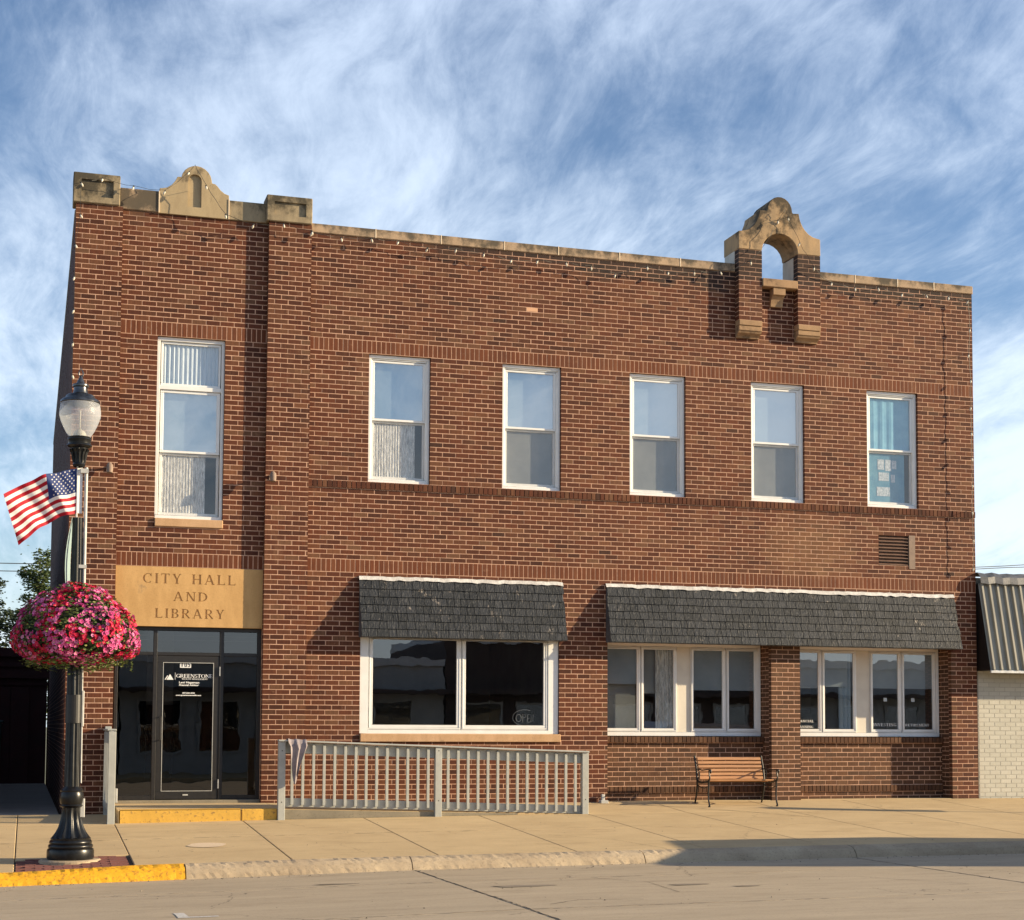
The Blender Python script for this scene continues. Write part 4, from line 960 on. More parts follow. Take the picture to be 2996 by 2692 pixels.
for i in range(60):
    x = -.02 + i * .15; j = rnd.uniform(-.015, .015); cur = [(x, -.14 + j, 3.80 + j), (x, -.12 + j * .5, 3.92 + j), (x, -.02, 4.0 + j), (x, .5, 3.98)]
    if prev:
        for a in range(3): m.quad(prev[a], cur[a], cur[a + 1], prev[a + 1])
    prev = cur
m.obj('roof_edge', 'tarp', nb, smooth=True)
aw = thing('ribbed_awning', 'sloping ribbed dark metal awning on the cream building', 'awning', (16.27, 0, 2.25))
y1_, z1_, y0_, z0_ = -.06, 1.55, -.415, .0
m = MB(); m.hexa([(.01, y0_ + .03, z0_ + .0), (8.5, y0_ + .03, z0_ + .0), (8.5, y1_ + .03, z1_), (.01, y1_ + .03, z1_), (.01, .055, z0_), (8.5, .055, z0_), (8.5, .055, z1_), (.01, .055, z1_)]); m.obj('awning_box', 'iron', aw)
rib = [(0, 0), (.030, 0), (.042, .040), (.078, .040), (.090, 0), (.155, 0)]
for s_ in range(14):
    m = MB(); x = s_ * .62; pts = []
    for k in range(4):
        pts += [(x + k * .155 + a, d) for a, d in rib[:-1]]
    pts.append((x + .615, 0))
    nv = Vector((0, -(z1_ - z0_), (y0_ - y1_) * -1)).normalized(); nv = Vector((0, -abs(nv.y), abs(nv.z)))
    for (a, da), (b, db) in zip(pts, pts[1:]):
        p = Vector((0, y0_, z0_)); q = Vector((0, y1_, z1_))
        m.quad((a, *(p + nv * da)[1:]), (b, *(p + nv * db)[1:]), (b, *(q + nv * db)[1:]), (a, *(q + nv * da)[1:]))
    m.obj('metal_sheet', 'rib_metal', aw)
m = MB(); m.box(.0, 8.5, y0_ - .02, y0_ + .02, -.045, .0); m.obj('drip_edge', 'galvanized', aw)

# ------------------------------------------------------------------ railings
def railing(name, label, P0, P1, posts, pickets, z_of, tops, loc):
    T = thing(name, label, 'railing', loc); return T
rl = thing('ramp_railing', 'grey painted wooden railing along the ramp under the wide shop window', 'railing', (3.70, RY, -.14))
def RB(name, m, par=rl, bv=.004, lc=(3.70, RY, -.14), mat='grey_paint'):
    o = m.obj(name, mat, par); o.data.transform(Matrix.Translation((-lc[0], -lc[1], -lc[2]))); bevel(o, bv); return o
PX = [3.665, 6.00, 8.315]
ztop = lambda x: .995 - (x - 3.7) * .0345
for i, x in enumerate(PX):
    m = MB(); m.box(x, x + .10, RY - .075, RY + .025, zg(x, RY - .05) - .01, ztop(x) - .004); RB('post', m)
def sloped(m, xa, xb, ya, yb_, za, zb_, f):
    m.hexa([(xa, ya, f(xa) + za), (xb, ya, f(xb) + za), (xb, ya, f(xb) + zb_), (xa, ya, f(xa) + zb_), (xa, yb_, f(xa) + za), (xb, yb_, f(xb) + za), (xb, yb_, f(xb) + zb_), (xa, yb_, f(xa) + zb_)])
m = MB(); sloped(m, 3.66, 8.42, RY - .095, RY + .045, .0, .024, ztop); RB('top_rail', m)
for a, b in ((3.768, 5.997), (6.103, 8.312)):
    m = MB(); sloped(m, a, b, RY - .01, RY + .025, -.165, -.006, ztop); RB('board', m)
    zb2 = lambda x: .055 + (-.155 + .0) * (x - 3.7) / 4.65
    m = MB(); sloped(m, a, b, RY - .01, RY + .025, .0, .125, zb2); RB('board', m)
    n = 14
    for i in range(n):
        x = a + .10 + (b - a - .2) * i / (n - 1) - .019
        m = MB(); m.hexa([(x, RY - .05, zb2(x) + .03), (x + .038, RY - .05, zb2(x) + .03), (x + .038, RY - .05, ztop(x) - .03), (x, RY - .05, ztop(x) - .03), (x, RY - .012, zb2(x) + .03), (x + .038, RY - .012, zb2(x) + .03), (x + .038, RY - .012, ztop(x) - .03), (x, RY - .012, ztop(x) - .03)])
        RB('picket', m, bv=.002)
sr = thing('side_railing', 'short grey wooden railing beside the entrance landing, end on', 'railing', (1.30, RY, -.165)); lc = (1.30, RY, -.165)
m = MB(); m.box(1.275, 1.375, RY - .075, RY + .025, -.175, 1.13); RB('post', m, sr, .004, lc)
m = MB(); m.box(1.285, 1.375, -.22, -.12, -.12, 1.20); RB('post', m, sr, .004, lc)
m = MB(); m.box(1.26, 1.385, RY + .03, -.13, 1.14, 1.165); RB('top_rail', m, sr, .004, lc)
m = MB(); m.box(1.31, 1.345, RY + .03, -.23, .98, 1.135); RB('board', m, sr, .003, lc); m = MB(); m.box(1.31, 1.345, RY + .03, -.23, .0, .13); RB('board', m, sr, .003, lc)
for i in range(8):
    y = RY + .13 + i * .15; m = MB(); m.box(1.27, 1.308, y, y + .038, .03, 1.12); RB('picket', m, sr, .002, lc)
m = MB(); m.box(1.38, 1.41, RY - .06, RY + .0, .13, .33); RB('bracket', m, sr, .004, lc, 'light_grey')
# cloth over the rail
m = MB(); nx, nz = 14, 16; cx0 = 3.78
grid = []
for i in range(nx + 1):
    col = []
    for k in range(nz + 1):
        u, v = i / nx, k / nz; t = (v - .34) * 1.0
        fold = .016 * math.sin(u * 13 + v * 2.5) + .008 * math.sin(u * 29 + 1)
        wd = .27 if v < .5 else .27 * (1 - .62 * (v - .5) * 2)
        x = cx0 + u * wd + (.04 + .06 * (v - .5) if v > .5 else .03 * v)
        zt_ = ztop(x) + .03
        if v < .30: y = RY + .05 + .006; z = zt_ - (.30 - v) * .7
        elif v < .45: y = RY + .05 - (v - .30) / .15 * .155; z = zt_ + .008 + fold * .4
        else: y = RY - .108 - abs(fold) - .01; z = zt_ - (v - .45) * 1.0 * (.62 + .55 * math.sin(u * 2.6 + .4))
        if not (.30 <= v < .45): y -= fold * .8
        col.append((x, y, z))
    grid.append(col)
for i in range(nx):
    for k in range(nz): m.quad(grid[i][k], grid[i + 1][k], grid[i + 1][k + 1], grid[i][k + 1])
o = m.obj('draped_shirt', 'cloth', None); tag(o, 'crumpled mauve grey garment hung over the railing top', 'garment'); auto_smooth(o, 60)

# ------------------------------------------------------------------ bench
bn = thing('park_bench', 'park bench with orange brown wooden slats and black cast iron ends', 'bench', (10.72, -.9, zg(11, -.9)))
def bench():
    W = 1.20; S_ = lambda y, z: (y, z)
    back = [(.50, .43), (.52, .52), (.545, .62), (.60, .80)]
    # seat slats
    for k in range(4):
        y = .07 + k * .105; m = MB(); m.box(-W / 2 + .03, W / 2 - .03, y, y + .085, .415 - .01 * k, .44 - .01 * k); o = m.obj('slat', 'slat_wood', bn); bevel(o, .005); o.location = (W / 2, 0, 0)
    for k in range(6):
        t = k / 5; z = .455 + t * .31; y = .50 + .095 * t
        m = MB(); m.box(-W / 2 + .03, W / 2 - .03, -.012, .012, -.024, .024); o = m.obj('slat', 'slat_wood', bn); bevel(o, .005); o.location = (W / 2, y - .02, z); o.rotation_euler = (R(-16), 0, 0)
    for sx_ in (0, W):
        m = MB(); x = sx_
        m.tube([(x, .02, .0), (x, .005, .03), (x, .04, .1), (x, .055, .22), (x, .035, .33), (x, .045, .40), (x, .02, .43), (x, -.005, .47), (x, .015, .53), (x, .03, .57), (x, .01, .60), (x, -.035, .60), (x, -.05, .575), (x, -.035, .555), (x, -.02, .565)], [.022, .015, .013, .014, .015, .017, .015, .013, .012, .012, .014, .015, .015, .018, .012], 7)
        m.tube([(x, .015, .603), (x, .12, .60), (x, .30, .585), (x, .42, .60), (x, .52, .60)], .011, 7)
        m.tube([(x, .04, .42), (x, .14, .40), (x, .30, .385), (x, .42, .39), (x, .50, .42), (x, .535, .60), (x, .615, .81)], [.018, .018, .018, .018, .019, .017, .016], 7)
        m.tube([(x, .50, .42), (x, .50, .30), (x, .545, .15), (x, .60, .03), (x, .62, .0)], [.018, .015, .014, .014, .02], 7)
        m.tube([(x, .06, .33), (x, .18, .30), (x, .32, .30), (x, .49, .34)], .009, 6)
        m.tube([(x, .44, .59), (x, .40, .52), (x, .43, .44)], .009, 6)
        o = m.obj('bench_end', 'iron', bn); auto_smooth(o, 50)
    m = MB(); m.tube([(0, .30, .385), (W, .48, .40)], .007, 6); m.tube([(0, .48, .40), (W, .30, .385)], .007, 6); m.obj('cross_brace', 'iron', bn)
bench()
# rubble at wall foot
m = MB()
for i in range(9):
    x = 11.15 + i * .035 + rnd.uniform(-.01, .01); y = .14 + rnd.uniform(-.04, .05); z = zg(x, 0)
    m.tube([(x, y, z), (x + rnd.uniform(-.02, .03), y + .01, z + .02), (x + .03, y, z + .004)], [.004, .012, .004], 4)
# downspout
m = MB(); m.box(9.17, 9.225, -.09, -.035, .02, .13); m.box(9.13, 9.26, -.16, -.03, -.02, .035); o = bevel(m.obj('pipe_stub', 'light_grey'), .008); tag(o, 'small cement pipe stub at the foot of the wall left of the bench', 'pipe stub')

# ------------------------------------------------------------------ street lamp
LX, LY = .69, -5.3; LZ = zg(LX, LY)
lamp = thing('street_lamp', 'black fluted street lamp with acorn globe standing on the yellow kerb side', 'street lamp', (LX, LY, LZ))
m = MB(); m.lathe([(0, .02), (.33, .02), (.355, .005), (.36, -.05)], n=32); m.obj('footing', 'kerb_concrete', lamp)
m = MB(); base = [(.0, .02), (.262, .02), (.268, .04), (.268, .115), (.262, .135), (.245, .145), (.25, .155), (.255, .17), (.25, .185), (.235, .195), (.24, .205), (.243, .22), (.235, .235), (.225, .245), (.228, .262), (.215, .275), (.175, .33), (.145, .39), (.122, .47), (.108, .56), (.104, .615), (.12, .625), (.133, .64), (.12, .655), (.128, .67), (.136, .72), (.136, .77), (.126, .80), (.132, .815), (.118, .835), (.10, .85), (.088, .865)]
m.lathe(base, n=72, flute=lambda z: .27 < z < .61); o = m.obj('base', 'lamp_metal', lamp); auto_smooth(o, 40)
m = MB(); m.lathe([(.092, .85), (.088, 1.2), (.082, 2.4), (.070, 3.4), (.060, 4.02)], n=72, flute=lambda z: .86 < z < 4.1); o = m.obj('shaft', 'lamp_metal', lamp); auto_smooth(o, 50)
zL = lambda py: LZ * 0 + (2515 - (1080 + py * .1759)) / 248.0
m = MB(); capi = [(.062, zL(1640)), (.075, zL(1600)), (.066, zL(1580)), (.068, zL(1520)), (.078, zL(1430)), (.098, zL(1350)), (.10, zL(1325)), (.125, zL(1310)), (.148, zL(1285)), (.142, zL(1265)), (.128, zL(1250)), (.131, zL(1200)), (.138, zL(1180)), (.132, zL(1160)), (.137, zL(1145)), (.12, zL(1130)), (0, zL(1128))]
m.lathe(capi, n=48); o = m.obj('capital', 'lamp_metal', lamp); auto_smooth(o, 40)
m = MB()
for k in range(12):
    t = k / 12 * 2 * math.pi; c_, s_ = math.cos(t), math.sin(t)
    m.tube([(.064 * c_, .064 * s_, zL(1570)), (.075 * c_, .075 * s_, zL(1480)), (.088 * c_, .088 * s_, zL(1390)), (.112 * c_, .112 * s_, zL(1345)), (.106 * c_, .106 * s_, zL(1370))], [.010, .012, .013, .010, .006], 5)
m.obj('leaf_ornament', 'lamp_metal', lamp)
m = MB(); gl = [(.122, zL(1135)), (.135, zL(1110)), (.165, zL(1040)), (.196, zL(950)), (.222, zL(860)), (.237, zL(790)), (.2395, zL(740)), (.238, zL(690)), (.232, zL(630)), (.226, zL(580)), (.222, zL(560))]
m.lathe(gl, n=48); o = m.obj('globe', 'globe_glass', lamp, smooth=True)
m = MB(); m.lathe([(0, zL(990)), (.02, zL(1000)), (.06, zL(1040)), (.075, zL(1080)), (.08, zL(1125))], n=20); m.lathe([(.008, zL(990)), (.010, zL(680)), (0, zL(675))], n=8); m.obj('lamp_socket', 'bulb', lamp)
m = MB(); cp = [(.222, zL(575)), (.232, zL(560)), (.228, zL(530)), (.212, zL(505)), (.192, zL(492)), (.172, zL(470)), (.165, zL(440)), (.150, zL(425)), (.105, zL(412)), (.088, zL(395)), (.080, zL(350)), (.078, zL(300)), (.092, zL(288)), (.096, zL(265)), (.092, zL(245)), (.06, zL(232)), (.045, zL(210)), (.038, zL(180)), (.024, zL(140)), (.018, zL(115)), (.014, zL(95)), (0, zL(90))]
m.lathe(cp, n=40); o = m.obj('cap', 'cap_metal', lamp); auto_smooth(o, 40)
m = MB(); m.tube([(0, 0, zL(120)), (-.02, 0, zL(90)), (-.024, 0, zL(40)), (-.01, 0, zL(0)), (0, 0, zL(-40)), (.012, 0, zL(0)), (.028, 0, zL(50)), (.02, 0, zL(100)), (0, 0, zL(120))], [.008, .009, .008, .007, .004, .007, .010, .009, .008], 6); m.obj('finial', 'cap_metal', lamp)
m = MB(); m.tube([(.085, -.02, 2.95), (.085, -.02, 4.62 - .0)], .020, 8); m.tube([(.10, -.02, .9), (.085, -.02, 2.95)], .010, 6); m.box(.02, .11, -.06, .02, 4.55, 4.60); m.box(.02, .11, -.06, .02, 3.42, 3.46)  # upper tube is the staff; thin lower tube imitates the shaft's bright highlight
o = m.obj('staff_and_highlight', 'light_grey', lamp); auto_smooth(o, 50)
m = MB(); m.lathe([(.086, 1.60), (.095, 1.60), (.095, 1.93), (.086, 1.93)], n=24); m.obj('clamp_band', 'iron', lamp)
m = MB(); m.box(.088, .118, -.04, .02, 1.56, 1.98); m.box(.095, .15, -.03, .03, .50, .72); bevel(m.obj('outlet_box', 'light_grey', lamp), .006)
m = MB()
for r_, z in ((.30, 2.62), (.45, 2.45)):
    m.tube([(r_ * math.cos(R(a)), r_ * math.sin(R(a)), z) for a in range(0, 361, 20)], .01, 5)
for k in range(4):
    a = R(45 + 90 * k); m.tube([(.07 * math.cos(a), .07 * math.sin(a), 2.60), (.45 * math.cos(a), .45 * math.sin(a), 2.45)], .01, 5)
m.obj('basket_ring', 'iron', lamp)

# flag and banner
fl = MB(); nx, nz = 39, 26
H0, H1 = Vector((.674, LY - .02, 4.243)), Vector((.676, LY - .02, 3.712)); F0, F1 = Vector((-.150, LY - .22, 3.874)), Vector((.030, LY - .16, 3.290))
def flag_pt(u, v):
    top = H0.lerp(F0, u) + Vector((0, 0, .055 * math.sin(math.pi * u))); bot = H1.lerp(F1, u) + Vector((0, 0, .085 * math.sin(math.pi * min(1, u * 1.0)) * (1 - u * .3)))
    p = top.lerp(bot, v)
    p.y += .045 * math.sin(u * 10 + v * 3.2) * min(1, u * 4) + .018 * math.sin(u * 24 + v * 8) * min(1, u * 5)
    p.z += .006 * math.sin(u * 17 + v * 3); return p
for i in range(nx):
    for k in range(nz):
        q = [flag_pt(i / nx, k / nz), flag_pt((i + 1) / nx, k / nz), flag_pt((i + 1) / nx, (k + 1) / nz), flag_pt(i / nx, (k + 1) / nz)]
        mi = 2 if (i < nx * .42 and k < 14) else (0 if (k // 2) % 2 == 0 else 1); fl.quad(*reversed(q), mi)
flag = thing('flag', 'small american flag flying from the street lamp', 'flag', tuple(H0))
o = fl.obj('flag_cloth', ['flag_red', 'flag_white', 'flag_blue'], flag); o.data.transform(Matrix.Translation(-H0)); auto_smooth(o, 80)
sm = MB()
for r_ in range(9):
    for c_ in range(6 if r_ % 2 == 0 else 5):
        u = .405 - (.045 + (c_ + (.5 if r_ % 2 else 0)) * .062); v = .035 + r_ * .0575; p = flag_pt(u, v); s_ = .0125
        for side in (-1, 1):
            pts = []
            for k in range(10):
                a = R(90 + 36 * k); q = s_ if k % 2 == 0 else s_ * .45
                pts.append(flag_pt(u - q * math.cos(a) / .85, v - q * math.sin(a) / .55) + Vector((0, side * .0035, 0)))
            sm.poly(pts)
o = sm.obj('star', 'flag_white', flag); o.data.transform(Matrix.Translation(-H0)); tag(o, kind='stuff')
m = MB(); m.tube([(0, .0, .03), (.0, .0, -.58)], .010, 6); m.quad((-.0, -.01, .0), (.06, .02, .02), (.06, .02, -.53), (-.0, -.01, -.53)); m.obj('sleeve', 'flag_white', flag)
m = MB(); n = 10
for i in range(n):
    z0, z1 = 3.66 - i * .105, 3.66 - (i + 1) * .105
    bx = lambda z: .06 * math.sin((3.66 - z) / 1.05 * math.pi * .9)
    m.quad((.625 - bx(z0) * 1.2, LY - .12, z0), (.645 - bx(z0) * .3, LY + .45, z0), (.645 - bx(z1) * .3, LY + .45, z1), (.625 - bx(z1) * 1.2, LY - .12, z1))
bo_ = m.obj('banner', 'banner_cloth'); tag(bo_, 'pale narrow banner seen edge on behind the lamp shaft', 'banner')

# flower basket
BC = Vector((.705, LY, 2.40))
bk = thing('flower_basket', 'huge round hanging basket of red and pink petunias on the street lamp', 'flower basket', tuple(BC))
prof = [(.08, .45), (.30, .38), (.47, .26), (.59, .12), (.65, -.02), (.685, -.18), (.67, -.30), (.61, -.37), (.46, -.41), (.24, -.43), (.0, -.43)]
m = MB(); m.lathe([(r_ * .86, z * .9) for r_, z in prof], n=40); o = m.obj('moss_core', 'dark_leaf', bk)
seg = []; tot = 0
for (a, za), (b, zb) in zip(prof, prof[1:]):
    ar = math.hypot(b - a, zb - za) * (a + b) / 2; seg.append((tot, tot + ar, a, za, b, zb)); tot += ar
def surf(rr_):
    u = rr_.random() * tot; s_ = next(s_ for s_ in seg if s_[0] <= u <= s_[1] + 1e-9); t = (u - s_[0]) / max(1e-9, s_[1] - s_[0]); r_, z = s_[2] + (s_[4] - s_[2]) * t, s_[3] + (s_[5] - s_[3]) * t
    a = rr_.random() * 2 * math.pi; nr, nz_ = -(s_[5] - s_[3]), (s_[4] - s_[2]); nn = Vector((nr * math.cos(a), nr * math.sin(a), nz_)).normalized()
    if nn.dot(Vector((math.cos(a) * r_, math.sin(a) * r_, z))) < 0: nn = -nn
    return Vector((r_ * math.cos(a), r_ * math.sin(a), z)), nn
def flower_mb(m, P, Nn, s_, mi, rot):
    q = Nn.to_track_quat('Z', 'Y'); ring_ = []
    for k in range(10):
        a = R(36 * k + rot); r_ = s_ * (1.0 if k % 2 == 0 else .82); ring_.append(P + q @ Vector((r_ * math.cos(a), r_ * math.sin(a), s_ * (.32 if k % 2 == 0 else .42))))
    b = len(m.v); m.v += [tuple(v) for v in ring_]; m.v.append(tuple(P + q @ Vector((0, 0, s_ * .02))))
    th = [P + q @ Vector((.26 * s_ * math.cos(R(72 * k + rot)), .26 * s_ * math.sin(R(72 * k + rot)), s_ * .16)) for k in range(5)]
    for k in range(10): m.f.append((b + k, b + (k + 1) % 10, b + 10)); m.m.append(mi)
    c_ = len(m.v); m.v += [tuple(v + Nn * .002) for v in th]; m.f.append((c_, c_ + 1, c_ + 2, c_ + 3, c_ + 4)); m.m.append(2)
fr = random.Random(11); fm = []
for mi, nm in ((0, 'red_petal'), (1, 'pink_petal')):
    q = MB(); flower_mb(q, Vector((0, 0, 0)), Vector((0, 0, 1)), .027, 0, 0); q.m = [0 if v == 0 else 1 for v in q.m]; fm.append(q.mesh('flower', [nm, 'flower_throat']))
rest = MB(); lm_ = MB(); cnt = 0
from mathutils import noise as mnoise
for i in range(4300):
    P, Nn = surf(fr); lump = 1 + .14 * mnoise.noise(P * 3.2); P = P * lump + Nn * fr.uniform(-.04, .03)
    cl = mnoise.noise(P * 3.4 + Vector((5, 1, 2))) + fr.uniform(-.28, .28); mi = 1 if cl > -.10 else 0
    if mnoise.noise(P * 4.5 + Vector((9, 9, 1))) < -.34: continue
    d = (Nn + Vector((fr.uniform(-.5, .5), fr.uniform(-.5, .5), fr.uniform(-.25, .45)))).normalized(); s_ = fr.uniform(.021, .031)
    if P.y < -.1 and cnt < 300 and Nn.y < -.15 and fr.random() < .3:
        o = inst('flower', fm[mi], bk, P, d.to_track_quat('Z', 'Y').to_euler(), (s_ / .027,) * 3); cnt += 1
    else: flower_mb(rest, P, d, s_, mi, fr.uniform(0, 72))
tag(rest.obj('flowers', ['red_petal', 'pink_petal', 'flower_throat'], bk), kind='stuff')
for i in range(7500):
    P, Nn = surf(fr); P = P * (1 + .14 * mnoise.noise(P * 3.2)) + Nn * fr.uniform(-.08, .035)
    if P.z < -.35: P.z -= fr.random() ** 3 * .12
    d = (Nn + Vector((fr.uniform(-.9, .9), fr.uniform(-.9, .9), fr.uniform(-.9, .9)))).normalized(); q = d.to_track_quat('Z', 'Y'); l = fr.uniform(.018, .032); w = l * .42
    lm_.poly([P + q @ Vector(v) for v in ((-l, 0, 0), (0, -w, .003), (l, 0, -.004), (0, w, .003))])
for i in range(26):
    a = fr.uniform(0, 6.28); r_ = fr.uniform(.1, .7); x, y, z = r_ * math.cos(a), r_ * math.sin(a), -.42; L_ = fr.uniform(.04, .13)
    for k in range(9):
        t = k / 8; p = Vector((x + fr.uniform(-.012, .012), y + fr.uniform(-.012, .012), z - t * L_)); q = Vector((fr.uniform(-1, 1), fr.uniform(-1, 1), .3)).normalized().to_track_quat('Z', 'Y'); l = .02
        lm_.poly([p + q @ Vector(v) for v in ((-l, 0, 0), (0, -.008, 0), (l, 0, 0), (0, .008, 0))])
tag(lm_.obj('leaves', 'basket_leaf', bk), kind='stuff')

# ------------------------------------------------------------------ wall floodlights
for (x, y, z, lb) in ((1.27, PY, 5.06, 'small grey floodlight on the left entrance pier beside the lamp globe'), (3.72, PY, 5.05, 'small grey floodlight on the pier right of the tall window')):
    T = thing('floodlight', lb, 'wall light', (x, y, z), 'floodlights on the entrance piers')
    m = MB(); m.box(-.045, .045, -.012, .0, -.03, .05); m.tube([(0, -.01, .03), (0, -.07, .045), (0, -.12, .03)], .012, 6); m.obj('bracket', 'vent_frame', T)
    m = MB(); m.tube([(-.0, -.10, .085), (0, -.115, .05), (0, -.125, .0), (0, -.14, -.07)], [.026, .05, .052, .044], 10); o = m.obj('lamp_head', 'vent_frame', T); auto_smooth(o, 50)

# ------------------------------------------------------------------ string lights
sg = thing('string_lights', 'string of pale pointed bulbs hung along the parapet and down the corner', 'string lights', (4.3, -.13, 8.9))
main = [(4.29, 8.957), (4.755, 8.914), (5.24, 8.948), (5.685, 8.944), (6.165, 8.874), (6.639, 8.909), (7.105, 8.878), (7.575, 8.817), (8.024, 8.843), (8.513, 8.857), (8.952, 8.827), (9.381, 8.736), (9.95, 8.915), (10.333, 8.854), (10.8, 8.90), (11.278, 8.946)]
b2_ = [(13.388, 8.93), (13.838, 8.883), (14.294, 8.921), (14.766, 8.856), (15.24, 8.873), (15.698, 8.876), (16.096, 8.837), (16.125, 8.332), (16.096, 7.868), (16.125, 7.409), (16.125, 6.921), (16.125, 6.462), (16.129, 6.007), (16.129, 5.534), (16.12, 5.05), (16.13, 4.55), (16.13, 4.05)]
og = [(11.79, 9.134), (12.10, 9.50), (12.31, 9.89), (12.45, 10.09), (12.503, 9.963), (12.721, 9.537), (12.985, 9.14)]
lf = [(.698, 6.42), (.698, 6.909), (.704, 7.409), (.70, 7.91), (.701, 8.40), (.761, 8.865), (.762, 9.358), (1.077, 9.453), (1.536, 9.376), (2.008, 9.358), (2.365, 9.689), (2.45, 9.80), (2.624, 9.502), (2.925, 9.078), (3.359, 8.963), (3.825, 9.015), (4.275, 8.943)]
bq = MB(); bq.lathe([(0, .012), (.012, .010), (.013, -.012)], n=6, mi=1); bq.lathe([(.012, -.012), (.017, -.030), (.014, -.050), (.004, -.070), (0, -.071)], n=8, mi=0); bme = bq.mesh('bulb', ['bulb', 'wire'])
for p in bme.polygons: p.use_smooth = True
wm_ = MB()
for pts, yy, skip in ((main, -.14, ()), (b2_, -.14, ()), (og, -.26, (1, 3)), (lf, -.24, (11,))):
    path = []
    for i, (x, z) in enumerate(pts):
        if i:
            x_, z_ = pts[i - 1]; 
            for t in (.25, .5, .75): vert = abs(x - x_) < .12; path.append((x_ + (x - x_) * t, yy + (.006 if vert else .02) * math.sin(t * 9 + i), z_ + (z - z_) * t + .035 - .09 * t * (1 - t) * min(1, abs(x - x_) * 3)))
        path.append((x, yy, z + .035))
        if i not in skip: inst('bulb', bme, sg, (x - 4.3, yy + .13, z + .02 - 8.9), (R(rnd.uniform(-25, 25)), R(rnd.uniform(-28, 28)), 0))
        if i % 2 == 0: wm_.tube([(x, yy, z + .04), (x, -.0 if yy > -.2 else PY, z + .05)], .004, 4)
    wm_.tube(path, .004, 4)
wm_.tube([(11.278, -.14, 8.98), (11.5, -.2, 9.0), (11.79, -.26, 9.17)], .0055, 4); wm_.tube([(12.985, -.26, 9.17), (13.2, -.2, 9.0), (13.388, -.14, 8.965)], .0055, 4)
o = wm_.obj('cable', 'wire', sg); o.data.transform(Matrix.Translation((-4.3, .13, -8.9)))

# ------------------------------------------------------------------ alley: garage, bin, trees, cables
gr = thing('garage', 'dark red garage closing the shaded alley on the left', 'garage', (-2.5, 19, -.35))
m = MB(); m.box(-6, 3.15, .0, 5, -.1, 3.55); m.obj('wall', 'red_garage', gr)
for k in range(18):
    m = MB(); x = -5.9 + k * .48; m.box(x, x + .46, -.035, -.003, .0, 2.55); bevel(m.obj('panel', 'red_garage', gr), .008)
for z, h in ((2.60, .10), (2.78, .22), (3.08, .14), (3.34, .26)):
    m = MB(); m.box(-6.1, 3.2, -.10 if h > .2 else -.05, -.003, z, z + h - .03); m.obj('trim_board', 'red_garage', gr)
bn_ = thing('rubbish_bin', 'dark green wheeled bin in the shade of the alley at the left edge', 'bin', (-.85, 17.5, zg(-1, 17.5)))
m = MB(); m.hexa([(-.30, -.30, .06), (.36, -.30, .06), (.42, -.34, 1.55), (-.36, -.34, 1.55), (-.30, .3, .06), (.36, .3, .06), (.42, .36, 1.55), (-.36, .36, 1.55)]); bevel(m.obj('bin_body', 'green_plastic', bn_), .02)
m = MB(); m.box(-.40, .46, -.38, .40, 1.56, 1.62); bevel(m.obj('lid', 'green_plastic', bn_), .02); m = MB(); m.box(.12, .34, -.348, -.335, 1.0, 1.06); m.obj('sticker', 'decal', bn_)
T = thing('alley_shade_block', 'unseen brick block added left of the alley to keep it dark', 'building', (-4, 2, -.3))  # unseen block, added to cut sky light in the alley
m = MB(); m.box(-4, 2.85, -1.6, 14.8, 0, 5.2); m.obj('wall', 'side_brick', T); m = MB(); m.box(-4.05, 2.9, -1.65, 14.85, 5.203, 5.4); m.obj('coping', 'coping_stone', T)
cr = random.Random(4)
def crack(pts, w, zf, dark=True):
    m = MB(); P = []
    for (a, b) in zip(pts, pts[1:]):
        n = max(3, int(math.hypot(b[0] - a[0], b[1] - a[1]) / .07))
        for i in range(n): t = i / n; P.append((a[0] + (b[0] - a[0]) * t + cr.uniform(-.010, .010), a[1] + (b[1] - a[1]) * t + cr.uniform(-.010, .010), w * cr.uniform(.25, 1)))
    P.append((*pts[-1], w))
    for (x, y, u), (x2, y2, u2) in zip(P, P[1:]):
        d = Vector((x2 - x, y2 - y)).normalized(); nx_, ny_ = -d.y, d.x
        Z_ = lambda X_, Y_: (X_, Y_, zf(X_, Y_) + .0035)
        m.quad(Z_(x - nx_ * u, y - ny_ * u), Z_(x2 - nx_ * u2, y2 - ny_ * u2), Z_(x2 + nx_ * u2, y2 + ny_ * u2), Z_(x + nx_ * u, y + ny_ * u))
    tag(m.obj('road_crack', 'tar'), kind='structure')
crack([(4.58, -6.3), (4.58, -7.85), (4.60, -10.2), (4.57, -13)], .014, zroad); crack([(10.34, -6.3), (10.33, -13)], .011, zroad)
crack([(-2, -10.75), (4.6, -10.74), (10.4, -10.76)], .006, zroad); crack([(-2, -7.85), (4.6, -7.85), (11, -7.86)], .005, zroad)
crack([(4.9, -10.4), (5.3, -10.1), (5.9, -10.25)], .008, zroad)
